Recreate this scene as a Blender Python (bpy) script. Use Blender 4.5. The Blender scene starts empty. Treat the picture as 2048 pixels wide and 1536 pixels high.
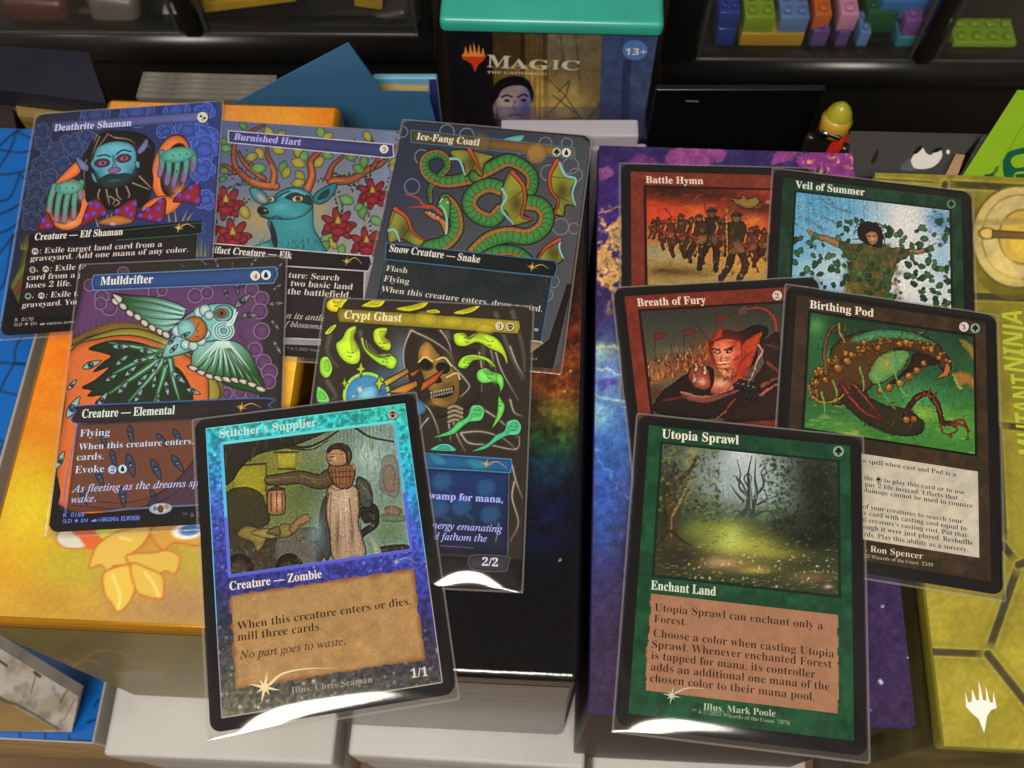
import bpy, math, random
import numpy as np
from mathutils import Matrix, Vector
# ---------------------------------------------------------------- camera, world, lamps, exposure
U = 0.00096                       # metres per layout unit (about a millimetre)
F_PX, CAM_Z, PITCH, ROLL = 2078.8, 294.8, math.radians(25.01), math.radians(-1.39)
sc = bpy.context.scene
COL = sc.collection
cp, sp_, cr, sr = math.cos(PITCH), math.sin(PITCH), math.cos(ROLL), math.sin(ROLL)
RC = np.array([[1, 0, 0], [0, cp, -sp_], [0, sp_, cp]]) @ np.array([[cr, -sr, 0], [sr, cr, 0], [0, 0, 1]])
CC = np.array([0, 0, CAM_Z])
cam_d = bpy.data.cameras.new('camera')
cam = bpy.data.objects.new('camera', cam_d)
COL.objects.link(cam)
M4 = Matrix([list(RC[i]) + [CC[i] * U] for i in range(3)] + [[0, 0, 0, 1]])
cam.matrix_world = M4
cam_d.sensor_width = 36
cam_d.lens = 36 * F_PX / 2048
cam_d.clip_start, cam_d.clip_end = 0.01, 50
cam_d.dof.use_dof = True
cam_d.dof.focus_distance = 0.30
cam_d.dof.aperture_fstop = 21
sc.camera = cam
w = bpy.data.worlds.new('World')
sc.world = w
w.use_nodes = True
wn = w.node_tree                               # dim room stand-in: random light and dark patches added for uneven reflections
wt = wn.nodes.new('ShaderNodeTexCoord')
wz = wn.nodes.new('ShaderNodeTexNoise'); wz.inputs['Scale'].default_value = 2.3; wz.inputs['Detail'].default_value = 3
wr = wn.nodes.new('ShaderNodeValToRGB')
wr.color_ramp.elements[0].position, wr.color_ramp.elements[1].position = .38, .68
wr.color_ramp.elements[0].color, wr.color_ramp.elements[1].color = (.10, .09, .08, 1), (2.6, 2.4, 2.15, 1)
wn.links.new(wt.outputs['Generated'], wz.inputs['Vector']); wn.links.new(wz.outputs['Fac'], wr.inputs[0])
wn.links.new(wr.outputs[0], wn.nodes['Background'].inputs[0])
wn.nodes['Background'].inputs[1].default_value = 0.15
def lamp(name, loc, target, size, watts, col):
    d = bpy.data.lights.new(name, 'AREA')
    d.shape = 'ELLIPSE'; d.size, d.size_y = size
    d.energy = watts; d.color = col
    o = bpy.data.objects.new(name, d)
    COL.objects.link(o)
    o.location = loc
    o.rotation_euler = (Vector(target) - Vector(loc)).to_track_quat('-Z', 'Y').to_euler()
    return o
lamp('ceiling_lamp', (-.10, -.42, .95), (0, .1, 0), (.50, .36), 14, (1, .925, .83))
lamp('window_light', (-1.1, .25, 1.0), (0, .2, 0), (.5, .5), 3.6, (1, .94, .87))
sc.view_settings.view_transform = 'Standard'
sc.view_settings.look = 'None'
sc.view_settings.exposure = 0
sc.view_settings.gamma = 1
sc.render.engine = 'CYCLES'
sc.cycles.max_bounces = 8
sc.cycles.transparent_max_bounces = 24
sc.cycles.use_denoising = True
# ---------------------------------------------------------------- numbers
def ray(u, v):
    return RC @ np.array([(u - 1024) / F_PX, -(v - 768) / F_PX, -1.0])
def at(u, v, z=0.0):
    d = ray(u, v)
    return CC + d * (z - CAM_Z) / d[2]
def aty(u, v, y):
    d = ray(u, v)
    return CC + d * y / d[1]
def lin(c):
    c = np.clip(np.asarray(c, float), 0, 1)
    return np.where(c <= .04045, c / 12.92, ((c + .055) / 1.055) ** 2.4)
def hx(s):
    if isinstance(s, str):
        s = s.lstrip('#')
        if len(s) == 3:
            s = ''.join(ch * 2 for ch in s)
        return np.array([int(s[i:i + 2], 16) / 255 for i in (0, 2, 4)])
    return np.asarray(s, float)
def pp(s):
    if isinstance(s, str):
        return np.array([[float(a) for a in t.split(',')] for t in s.split()])
    return np.asarray(s, float)
def _h(ix, iy, seed):
    n = (ix.astype(np.int64) * 374761393 + iy.astype(np.int64) * 668265263 + seed * 1442695041) & 0x7fffffff
    n = (n ^ (n >> 13)) * 1274126177 & 0x7fffffff
    return ((n ^ (n >> 16)) & 0xffff) / 65535.0
def vn(x, y, seed=0):
    ix, iy = np.floor(x), np.floor(y)
    fx, fy = x - ix, y - iy
    fx, fy = fx * fx * (3 - 2 * fx), fy * fy * (3 - 2 * fy)
    a, b, c, d = _h(ix, iy, seed), _h(ix + 1, iy, seed), _h(ix, iy + 1, seed), _h(ix + 1, iy + 1, seed)
    return (a * (1 - fx) + b * fx) * (1 - fy) + (c * (1 - fx) + d * fx) * fy
def fbm(x, y, seed=0, o=4):
    s, a, t = 0, .5, 0
    for k in range(o):
        s = s + a * vn(x * 2 ** k, y * 2 ** k, seed + 17 * k); t += a; a *= .5
    return s / t
def cr_open(p, n=6):
    p = pp(p)
    if len(p) < 3:
        return p
    q = np.vstack([2 * p[0] - p[1], p, 2 * p[-1] - p[-2]])
    out = []
    for i in range(1, len(q) - 2):
        for k in range(n):
            t = k / n
            out.append(.5 * (2 * q[i] + (q[i + 1] - q[i - 1]) * t + (2 * q[i - 1] - 5 * q[i] + 4 * q[i + 1] - q[i + 2]) * t * t
                             + (-q[i - 1] + 3 * q[i] - 3 * q[i + 1] + q[i + 2]) * t ** 3))
    out.append(p[-1])
    return np.array(out)
def cr_loop(p, n=5):
    p = pp(p)
    m = len(p)
    out = []
    for i in range(m):
        a, b, c, d = p[(i - 1) % m], p[i], p[(i + 1) % m], p[(i + 2) % m]
        for k in range(n):
            t = k / n
            out.append(.5 * (2 * b + (c - a) * t + (2 * a - 5 * b + 4 * c - d) * t * t + (-a + 3 * b - 3 * c + d) * t ** 3))
    return np.array(out)
# ---------------------------------------------------------------- a plane seen in a piece of the picture plan
class Plane:
    def __init__(s, O, X, Y, crop=(0, 0, 1)):
        s.O, s.X, s.Y, s.crop = np.array(O, float), np.array(X, float), np.array(Y, float), crop
        s.N = np.cross(s.X, s.Y)
    def loc(s, pts):                       # plan points -> plane coordinates (x right, y away)
        ox, oy, k = s.crop
        out = []
        for a, b in pp(pts):
            d = ray(a / k + ox, b / k + oy)
            q = CC + d * ((s.O - CC) @ s.N) / (d @ s.N) - s.O
            out.append((q @ s.X, q @ s.Y))
        return np.array(out)
    def plan(s, lx, ly):                   # plane coordinates (arrays) -> plan points
        P = s.O + np.multiply.outer(lx, s.X) + np.multiply.outer(ly, s.Y) - CC
        q = P @ RC
        ox, oy, k = s.crop
        return (1024 + F_PX * q[..., 0] / -q[..., 2] - ox) * k, (768 - F_PX * q[..., 1] / -q[..., 2] - oy) * k
# ---------------------------------------------------------------- painter: prints a picture into a fine grid of colours
class Paint:
    def __init__(s, plane, x0, y0, x1, y1, cell=.22, base='#222'):
        s.nx, s.ny = max(2, int((x1 - x0) / cell) + 1), max(2, int((y1 - y0) / cell) + 1)
        s.lx, s.ly = np.meshgrid(np.linspace(x0, x1, s.nx), np.linspace(y0, y1, s.ny))
        s.x, s.y = plane.plan(s.lx, s.ly)
        s.img = np.zeros((s.ny, s.nx, 3)) + hx(base)
        s.px = abs(s.x[0, -1] - s.x[0, 0]) / (s.nx - 1)
        s.shade = None
    def win(s, x0, y0, x1, y1):
        m = (s.x >= x0) & (s.x <= x1) & (s.y >= y0) & (s.y <= y1)
        r, c = np.where(m.any(1))[0], np.where(m.any(0))[0]
        if len(r) == 0 or len(c) == 0:
            return None
        return slice(r[0], r[-1] + 1), slice(c[0], c[-1] + 1)
    def col(s, c, X, Y):
        if isinstance(c, tuple) and len(c) == 6 and isinstance(c[0], str):
            a, b, x0, y0, x1, y1 = c
            dx, dy = x1 - x0, y1 - y0
            t = np.clip(((X - x0) * dx + (Y - y0) * dy) / (dx * dx + dy * dy), 0, 1)[..., None]
            return hx(a) * (1 - t) + hx(b) * t
        return hx(c)
    def mix(s, sl, cov, c, d=None):
        cov = np.clip(cov, 0, 1)[..., None]
        cc = s.col(c, s.x[sl], s.y[sl])
        if d is not None and s.shade:
            k, wd = s.shade
            cc = np.clip(cc * (1.06 - k * np.exp(-np.clip(d, 0, None) / wd))[..., None], 0, 1)
        s.img[sl] = s.img[sl] * (1 - cov) + cc * cov
    def pg(s, pts, c, a=1.0, ol=None, w=4, soft=None):
        p = pp(pts)
        m = (soft or s.px) + w
        sl = s.win(p[:, 0].min() - m, p[:, 1].min() - m, p[:, 0].max() + m, p[:, 1].max() + m)
        if sl is None:
            return s
        X, Y = s.x[sl], s.y[sl]
        d2 = np.full(X.shape, 1e18)
        ins = np.zeros(X.shape, bool)
        q = np.roll(p, -1, 0)
        for (ax, ay), (bx, by) in zip(p, q):
            ex, ey = bx - ax, by - ay
            t = np.clip(((X - ax) * ex + (Y - ay) * ey) / (ex * ex + ey * ey + 1e-9), 0, 1)
            d2 = np.minimum(d2, (X - ax - t * ex) ** 2 + (Y - ay - t * ey) ** 2)
            if ay != by:
                ins ^= ((ay > Y) != (by > Y)) & (X < (bx - ax) * (Y - ay) / (by - ay) + ax)
        d = np.sqrt(d2)
        sd = np.where(ins, d, -d)
        s.mix(sl, a * np.clip(sd / (soft or s.px) + .5, 0, 1), c, sd)
        if ol is not None:
            s.mix(sl, np.clip((w / 2 - d) / s.px + .5, 0, 1), ol)
        return s
    def f(s, pts, c, a=1.0, ol=None, w=4, soft=None):
        return s.pg(cr_loop(pts), c, a, ol, w, soft)
    def el(s, x, y, rx, ry=None, rot=0, c='#000', a=1.0, ol=None, w=3, soft=None):
        ry = rx if ry is None else ry
        R = max(rx, ry) + w + (soft or s.px)
        sl = s.win(x - R, y - R, x + R, y + R)
        if sl is None:
            return s
        t = math.radians(rot)
        dx, dy = s.x[sl] - x, s.y[sl] - y
        u, v = (dx * math.cos(t) + dy * math.sin(t)) / rx, (-dx * math.sin(t) + dy * math.cos(t)) / ry
        d = (1 - np.sqrt(u * u + v * v)) * min(rx, ry)
        if c is not None:
            s.mix(sl, a * np.clip(d / (soft or s.px) + .5, 0, 1), c, d)
        if ol is not None:
            s.mix(sl, a * np.clip((w / 2 - abs(d)) / s.px + .5, 0, 1), ol)
        return s
    def st(s, pts, w, c, a=1.0, w1=None, soft=None, smooth=True):
        p = cr_open(pts) if smooth else pp(pts)
        w1 = w if w1 is None else w1
        m = max(w, w1) + (soft or s.px)
        sl = s.win(p[:, 0].min() - m, p[:, 1].min() - m, p[:, 0].max() + m, p[:, 1].max() + m)
        if sl is None:
            return s
        X, Y = s.x[sl], s.y[sl]
        cov = np.zeros(X.shape)
        dd = np.full(X.shape, -1e9)
        n = len(p) - 1
        sf = soft or s.px
        for i in range(n):
            (ax, ay), (bx, by) = p[i], p[i + 1]
            ex, ey = bx - ax, by - ay
            t = np.clip(((X - ax) * ex + (Y - ay) * ey) / (ex * ex + ey * ey + 1e-9), 0, 1)
            d = np.sqrt((X - ax - t * ex) ** 2 + (Y - ay - t * ey) ** 2)
            ww = w + (w1 - w) * (i + t) / n
            cov = np.maximum(cov, np.clip((ww / 2 - d) / sf + .5, 0, 1) * np.minimum(1, ww / s.px))
            dd = np.maximum(dd, ww / 2 - d)
        s.mix(sl, a * cov, c, dd if max(w, w1) > 16 and not soft else None)
        return s
    def ost(s, pts, w, c, ol='#17120f', e=8, w1=None):            # outlined stroke
        s.st(pts, w + e, ol, 1, None if w1 is None else w1 + e)
        return s.st(pts, w, c, 1, w1)
    def sp(s, x, y, rx, ry, c, a=1.0, rot=0):                     # soft dab
        R = 2.4 * max(rx, ry)
        sl = s.win(x - R, y - R, x + R, y + R)
        if sl is None:
            return s
        t = math.radians(rot)
        dx, dy = s.x[sl] - x, s.y[sl] - y
        u, v = (dx * math.cos(t) + dy * math.sin(t)) / rx, (-dx * math.sin(t) + dy * math.cos(t)) / ry
        s.mix(sl, a * np.exp(-(u * u + v * v)), c)
        return s
    def noise(s, k, amt, seed=1, o=4, stretch=1.0):
        n = fbm(s.x / k * stretch, s.y / k, seed, o)[..., None] - .5
        s.img = np.clip(s.img * (1 + 2 * amt * n), 0, 1)
        return s
    def tint(s, k, c, amt, seed=2, lo=.45, hi=.7, o=4, sx=1.0):
        n = fbm(s.x / k * sx, s.y / k, seed, o)
        s.mix((slice(None), slice(None)), amt * np.clip((n - lo) / (hi - lo), 0, 1), c)
        return s
    def dabs(s, n, box, size, cols, a=.7, rot=(0, 180), asp=3.0, seed=5):   # many short brush marks
        r = random.Random(seed)
        x0, y0, x1, y1 = box
        for _ in range(n):
            z = size * r.uniform(.5, 1.4)
            s.sp(r.uniform(x0, x1), r.uniform(y0, y1), z, z / asp, r.choice(cols), a * r.uniform(.5, 1), r.uniform(*rot))
        return s
    def warp(s, k, cells, seed=3):           # ragged, hand-made edges
        i, j = np.meshgrid(np.arange(s.ny), np.arange(s.nx), indexing='ij')
        a = (fbm(s.x / k, s.y / k, seed, 3) - .5) * 2 * cells
        b = (fbm(s.x / k, s.y / k, seed + 50, 3) - .5) * 2 * cells
        s.img = s.img[np.clip(np.rint(i + a), 0, s.ny - 1).astype(int), np.clip(np.rint(j + b), 0, s.nx - 1).astype(int)]
        return s
    def repaint(s, n, size, jit=.25, seed=1, a=.75, asp=3.2, fk=120):   # brush marks in the colours already there
        r = random.Random(seed)
        src = s.img.copy()
        ang = fbm(s.x / fk, s.y / fk, seed + 9, 2) * 720
        for _ in range(n):
            i, j = r.randrange(s.ny), r.randrange(s.nx)
            z = size * r.uniform(.5, 1.5)
            s.sp(s.x[i, j], s.y[i, j], z, z / asp, np.clip(src[i, j] * (1 + r.uniform(-jit, jit)) + r.uniform(-.02, .02), 0, 1), a, ang[i, j] + r.uniform(-25, 25))
        return s
    def crisp(s, k=.6):                      # local contrast
        b = s.img.copy()
        for ax in (0, 1):
            b = (np.roll(b, 1, ax) + b + np.roll(b, -1, ax) + np.roll(b, 2, ax) + np.roll(b, -2, ax)) / 5
        s.img = np.clip(s.img + k * (s.img - b), 0, 1)
        return s
# ---------------------------------------------------------------- meshes
MATS = {}
def nodes(name):
    m = bpy.data.materials.new(name)
    m.use_nodes = True
    nt = m.node_tree
    return m, nt, nt.nodes['Principled BSDF']
def bump(nt, b, scale, strength, dist, kind='noise', stretch=None):
    tc = nt.nodes.new('ShaderNodeTexCoord')
    mp = nt.nodes.new('ShaderNodeMapping')
    nt.links.new(tc.outputs['Object'], mp.inputs[0])
    if stretch:
        mp.inputs['Scale'].default_value = stretch
    t = nt.nodes.new('ShaderNodeTexNoise')
    t.inputs['Scale'].default_value = scale
    t.inputs['Detail'].default_value = 4
    nt.links.new(mp.outputs[0], t.inputs['Vector'])
    bp = nt.nodes.new('ShaderNodeBump')
    bp.inputs['Strength'].default_value = strength
    bp.inputs['Distance'].default_value = dist
    nt.links.new(t.outputs['Fac'], bp.inputs['Height'])
    nt.links.new(bp.outputs[0], b.inputs['Normal'])
    return t
def print_mat(name='print', rough=.55, metal=0.0, spec=.4, bstr=.0, bscale=900, coat=0.0):
    if name in MATS:
        return MATS[name]
    m, nt, b = nodes(name)
    a = nt.nodes.new('ShaderNodeAttribute')
    a.attribute_name = 'Col'
    nt.links.new(a.outputs['Color'], b.inputs['Base Color'])
    b.inputs['Roughness'].default_value = rough
    b.inputs['Metallic'].default_value = metal
    b.inputs['Specular IOR Level'].default_value = spec
    b.inputs['Coat Weight'].default_value = coat
    b.inputs['Coat Roughness'].default_value = .15
    if bstr:
        bump(nt, b, bscale, bstr, .0004)
    MATS[name] = m
    return m
def mat(name, c, rough=.5, metal=0.0, var=.12, vscale=60, bstr=0.0, bscale=400, spec=.5, coat=0.0, stretch=None, trans=0.0, alpha=None):
    if name in MATS:
        return MATS[name]
    m, nt, b = nodes(name)
    tc = nt.nodes.new('ShaderNodeTexCoord')
    mp = nt.nodes.new('ShaderNodeMapping')
    if stretch:
        mp.inputs['Scale'].default_value = stretch
    n = nt.nodes.new('ShaderNodeTexNoise')
    n.inputs['Scale'].default_value = vscale
    n.inputs['Detail'].default_value = 5
    rp = nt.nodes.new('ShaderNodeValToRGB')
    L = lin(hx(c))
    rp.color_ramp.elements[0].position, rp.color_ramp.elements[1].position = .3, .7
    rp.color_ramp.elements[0].color = (*np.clip(L * (1 - var), 0, 1), 1)
    rp.color_ramp.elements[1].color = (*np.clip(L * (1 + var), 0, 1), 1)
    nt.links.new(tc.outputs['Object'], mp.inputs[0])
    nt.links.new(mp.outputs[0], n.inputs['Vector'])
    nt.links.new(n.outputs['Fac'], rp.inputs[0])
    nt.links.new(rp.outputs[0], b.inputs['Base Color'])
    b.inputs['Roughness'].default_value = rough
    b.inputs['Metallic'].default_value = metal
    b.inputs['Specular IOR Level'].default_value = spec
    b.inputs['Coat Weight'].default_value = coat
    b.inputs['Transmission Weight'].default_value = trans
    if bstr:
        bump(nt, b, bscale, bstr, .0005, stretch=stretch)
    MATS[name] = m
    return m
def film_mat(name='clear_film', haze=.0, hazec='#ffffff', rough=.05, tint='#ffffff', bstr=.0, bscale=60):
    if name in MATS:
        return MATS[name]
    m = bpy.data.materials.new(name)
    m.use_nodes = True
    nt = m.node_tree
    for n in list(nt.nodes):
        nt.nodes.remove(n)
    out = nt.nodes.new('ShaderNodeOutputMaterial')
    tr = nt.nodes.new('ShaderNodeBsdfTransparent')
    tr.inputs[0].default_value = (*lin(hx(tint)), 1)
    gl = nt.nodes.new('ShaderNodeBsdfGlossy')
    gl.inputs['Roughness'].default_value = rough
    lw = nt.nodes.new('ShaderNodeLayerWeight')
    pw = nt.nodes.new('ShaderNodeMath'); pw.operation = 'POWER'; pw.inputs[1].default_value = 5
    fr = nt.nodes.new('ShaderNodeMath'); fr.operation = 'MULTIPLY_ADD'; fr.inputs[1].default_value = .94; fr.inputs[2].default_value = .05
    nt.links.new(lw.outputs['Facing'], pw.inputs[0]); nt.links.new(pw.outputs[0], fr.inputs[0])
    mx = nt.nodes.new('ShaderNodeMixShader')
    nt.links.new(fr.outputs[0], mx.inputs[0])
    last = tr
    if haze:
        df = nt.nodes.new('ShaderNodeBsdfDiffuse')
        df.inputs[0].default_value = (*lin(hx(hazec)), 1)
        m2 = nt.nodes.new('ShaderNodeMixShader')
        m2.inputs[0].default_value = haze
        nt.links.new(tr.outputs[0], m2.inputs[1]); nt.links.new(df.outputs[0], m2.inputs[2])
        last = m2
    nt.links.new(last.outputs[0], mx.inputs[1]); nt.links.new(gl.outputs[0], mx.inputs[2])
    if bstr:
        tc = nt.nodes.new('ShaderNodeTexCoord')
        t = nt.nodes.new('ShaderNodeTexNoise'); t.inputs['Scale'].default_value = bscale; t.inputs['Detail'].default_value = 2
        nt.links.new(tc.outputs['Object'], t.inputs['Vector'])
        bp = nt.nodes.new('ShaderNodeBump'); bp.inputs['Strength'].default_value = bstr; bp.inputs['Distance'].default_value = .001
        nt.links.new(t.outputs['Fac'], bp.inputs['Height'])
        nt.links.new(bp.outputs[0], gl.inputs['Normal']); nt.links.new(bp.outputs[0], lw.inputs['Normal'])
    nt.links.new(mx.outputs[0], out.inputs[0])
    MATS[name] = m
    return m
def link(name, me, m, parent=None):
    o = bpy.data.objects.new(name, me)
    COL.objects.link(o)
    for q in (m if isinstance(m, (list, tuple)) else [m]):
        if q is not None:
            me.materials.append(q)
    if parent is not None:
        o.parent = parent
    return o
def thing(name, label, cat, loc=(0, 0, 0), rot=None, group=None):
    o = bpy.data.objects.new(name, None)
    COL.objects.link(o)
    o.empty_display_size = .01
    if rot is None:
        o.location = Vector(loc) * U
    else:
        o.matrix_world = Matrix.Translation(Vector(loc) * U) @ rot.to_4x4()
    o['label'] = label; o['category'] = cat
    if group:
        o['group'] = group
    return o
def tag(o, label, cat, group=None):
    o['label'] = label; o['category'] = cat
    if group:
        o['group'] = group
    return o
def struct(o):
    o['kind'] = 'structure'
    return o
def grid_mesh(name, P, cols=None, keep=None):          # P (ny,nx,3) in layout units
    ny, nx = P.shape[:2]
    me = bpy.data.meshes.new(name)
    me.vertices.add(nx * ny)
    me.vertices.foreach_set('co', (P.reshape(-1) * U).astype(np.float32))
    i = np.arange((ny - 1) * nx).reshape(ny - 1, nx)[:, :-1].reshape(-1)
    if keep is not None:
        i = i[keep.reshape(-1)]
    q = np.stack([i, i + 1, i + 1 + nx, i + nx], 1).reshape(-1)
    me.loops.add(len(q))
    me.loops.foreach_set('vertex_index', q.astype(np.int32))
    me.polygons.add(len(i))
    me.polygons.foreach_set('loop_start', (np.arange(len(i)) * 4).astype(np.int32))
    me.update()
    if cols is not None:
        at_ = me.color_attributes.new('Col', 'FLOAT_COLOR', 'POINT')
        c = np.ones((nx * ny, 4), np.float32)
        c[:, :3] = lin(cols.reshape(-1, 3))
        at_.data.foreach_set('color', c.reshape(-1))
    return me
def smooth(me):
    me.polygons.foreach_set('use_smooth', np.ones(len(me.polygons), bool))
    return me
def paint_obj(name, pt, z, m, parent, corner=0, keep=None):
    P = np.stack([pt.lx, pt.ly, np.zeros_like(pt.lx) + z], -1)
    if corner:                               # leave out the cells beyond the rounded corners
        cx, cy = (pt.lx[:-1, :-1] + pt.lx[1:, 1:]) / 2, (pt.ly[:-1, :-1] + pt.ly[1:, 1:]) / 2
        x0, x1, y0, y1 = pt.lx.min(), pt.lx.max(), pt.ly.min(), pt.ly.max()
        dx = np.maximum(0, np.maximum(x0 + corner - cx, cx - x1 + corner))
        dy = np.maximum(0, np.maximum(y0 + corner - cy, cy - y1 + corner))
        keep = dx * dx + dy * dy < corner * corner
    return link(name, grid_mesh(name, P, pt.img, keep), m, parent)
# ---------------------------------------------------------------- letters
def style(s, k):
    if k == '':
        return s
    o = ''
    for ch in s:
        n = ord(ch)
        up, lo, dg = 'A' <= ch <= 'Z', 'a' <= ch <= 'z', '0' <= ch <= '9'
        if k in 'br' or (k == 'i' and dg):
            ch = chr(0x1D400 + n - 65) if up else chr(0x1D41A + n - 97) if lo else chr(0x1D7CE + n - 48) if dg else ch
        elif k == 'i':
            ch = chr(0x1D434 + n - 65) if up else '\u210e' if ch == 'h' else chr(0x1D44E + n - 97) if lo else ch
        elif k == 's':
            ch = chr(0x1D5D4 + n - 65) if up else chr(0x1D5EE + n - 97) if lo else chr(0x1D7EC + n - 48) if dg else ch
        o += ch
    return o
def letters(s, k):
    c = bpy.data.curves.new('lettering', 'FONT')
    c.body = style(s, k)
    c.offset = {'r': -.0085, 'b': .004, 'i': .006, 's': .0}.get(k, 0)
    c.resolution_u = 3
    o = bpy.data.objects.new('lettering', c)
    me = bpy.data.meshes.new_from_object(o)
    v = np.zeros(len(me.vertices) * 3, np.float32)
    me.vertices.foreach_get('co', v)
    v = v.reshape(-1, 3)[:, :2].astype(float)
    fs = [tuple(p.vertices) for p in me.polygons]
    bpy.data.objects.remove(o); bpy.data.curves.remove(c); bpy.data.meshes.remove(me)
    return v, fs
class Sheet:                                 # crisp printed shapes and letters on a plane, one mesh
    def __init__(s, plane, z):
        s.p, s.z = plane, z
        s.v, s.fc, s.c = [], [], []
    def add(s, v, faces, c, keep=False):
        n = len(s.v)
        c = lin(hx(c)) if not (isinstance(c, np.ndarray) and c.ndim == 2) else lin(c)
        for i, q in enumerate(v):
            s.v.append((q[0], q[1], s.z))
            s.c.append(c if c.ndim == 1 else c[i])
        for f in faces:
            s.fc.append(tuple(n + i for i in f))
        if not keep:
            s.z += .0015
    def lpg(s, pts, c):                      # polygon in plane coordinates
        p = pp(pts)
        if ((np.roll(p[:, 0], -1) - p[:, 0]) * (np.roll(p[:, 1], -1) + p[:, 1])).sum() > 0:
            p = p[::-1]
        s.add(p, [tuple(range(len(p)))], c)
        return s
    def pg(s, pts, c):
        return s.lpg(s.p.loc(pts), c)
    def f(s, pts, c):
        return s.pg(cr_loop(pts), c)
    def el(s, x, y, rx, ry=None, c='#fff', rot=0, n=20):
        ry = rx if ry is None else ry
        t = math.radians(rot)
        return s.pg([(x + rx * math.cos(a) * math.cos(t) - ry * math.sin(a) * math.sin(t), y + rx * math.cos(a) * math.sin(t) + ry * math.sin(a) * math.cos(t))
                     for a in np.linspace(0, 2 * math.pi, n, endpoint=False)], c)
    def line(s, pts, w, c, loop=False):      # w in plan units
        p = pp(pts)
        if loop:
            p = np.vstack([p, p[:1]])
        for i in range(len(p) - 1):
            d = p[i + 1] - p[i]
            L = np.hypot(*d) + 1e-9
            nrm = np.array([-d[1], d[0]]) / L * w / 2
            e = d / L * w * .3
            s.pg([p[i] - nrm - e, p[i] + nrm - e, p[i + 1] + nrm + e, p[i + 1] - nrm + e], c)
        return s
    def t(s, txt, p0, p1, c, k='r', h=None):  # letters from p0 to p1 along their baseline
        v, fs = letters(txt, k)
        if len(v) == 0:
            return s
        a, b = s.p.loc([p0, p1])
        d = b - a
        L = np.hypot(*d)
        e = d / L
        nrm = np.array([-e[1], e[0]])
        sx = L / (v[:, 0].max() - v[:, 0].min())
        sy = sx if h is None else h / .70
        q = a + np.outer((v[:, 0] - v[:, 0].min()) * sx, e) + np.outer(v[:, 1] * sy, nrm)
        s.add(q, fs, c)
        return s
    def obj(s, name, m, parent):
        me = bpy.data.meshes.new(name)
        me.from_pydata([tuple(np.array(q) * U) for q in s.v], [], s.fc)
        a = me.color_attributes.new('Col', 'FLOAT_COLOR', 'POINT')
        cc = np.ones((len(s.v), 4), np.float32)
        cc[:, :3] = np.array(s.c)
        a.data.foreach_set('color', cc.reshape(-1))
        s.v, s.fc, s.c = [], [], []
        return link(name, me, m, parent)
    def mana(s, x, y, r, kind, bg=None):
        bg = bg or {'drop': '#a9c6d8', 'tree': '#93a886', 'skull': '#b5a8a0', 'tap': '#c8bfb4'}.get(kind, '#cfc8c0')
        s.el(x + r * .08, y + r * .1, r * 1.06, None, '#15110f')
        s.el(x, y, r, None, bg)
        k = '#1a1513'
        if kind == 'drop':
            s.f([(x, y - r * .75), (x + r * .45, y + r * .1), (x + r * .3, y + r * .55), (x - r * .3, y + r * .55), (x - r * .45, y + r * .1)], k)
        elif kind == 'tree':
            for a, b, q in ((-.35, 0, .32), (.35, 0, .32), (0, -.35, .38), (0, .02, .3)):
                s.el(x + a * r, y + b * r, q * r, None, k, n=12)
            s.pg([(x - .12 * r, y), (x + .12 * r, y), (x + .25 * r, y + .7 * r), (x - .25 * r, y + .7 * r)], k)
        elif kind == 'skull':
            s.el(x, y - .12 * r, .62 * r, .5 * r, k)
            s.pg([(x - .35 * r, y + .2 * r), (x + .35 * r, y + .2 * r), (x + .3 * r, y + .65 * r), (x - .3 * r, y + .65 * r)], k)
            s.el(x - .25 * r, y - .05 * r, .17 * r, None, bg, n=10); s.el(x + .25 * r, y - .05 * r, .17 * r, None, bg, n=10)
        elif kind == 'tap':
            s.line([(x - .5 * r, y + .3 * r), (x - .3 * r, y - .3 * r), (x + .3 * r, y - .35 * r), (x + .45 * r, y + .1 * r)], r * .35, k)
            s.pg([(x + .1 * r, y + .1 * r), (x + .8 * r, y), (x + .5 * r, y + .6 * r)], k)
        elif kind == 'hybrid':
            s.el(x - .3 * r, y - .2 * r, .25 * r, None, k, n=10); s.el(x + .35 * r, y + .15 * r, .28 * r, None, k, n=10)
            s.el(x - .05 * r, y + .5 * r, .15 * r, None, '#3a5a3a', n=10)
        elif len(kind) == 1:
            s.t(kind, (x - r * .42, y + r * .58), (x + r * .42, y + r * .58), k, 'b', None)
        return s
def star(s, x, y, r, c, tail=None):
    for a in range(8):
        t = a * math.pi / 4 + .2
        L = r * (1 if a % 2 == 0 else .6)
        s.pg([(x + L * math.cos(t), y + L * math.sin(t)), (x + .12 * r * math.cos(t + 1.57), y + .12 * r * math.sin(t + 1.57)), (x - .12 * r * math.cos(t + 1.57), y - .12 * r * math.sin(t + 1.57))], c)
    if tail:
        p = cr_open(tail, 6)
        for i in range(len(p) - 1):
            s.line([p[i], p[i + 1]], r * .16 * (1 - i / len(p)) + .5, c)
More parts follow.
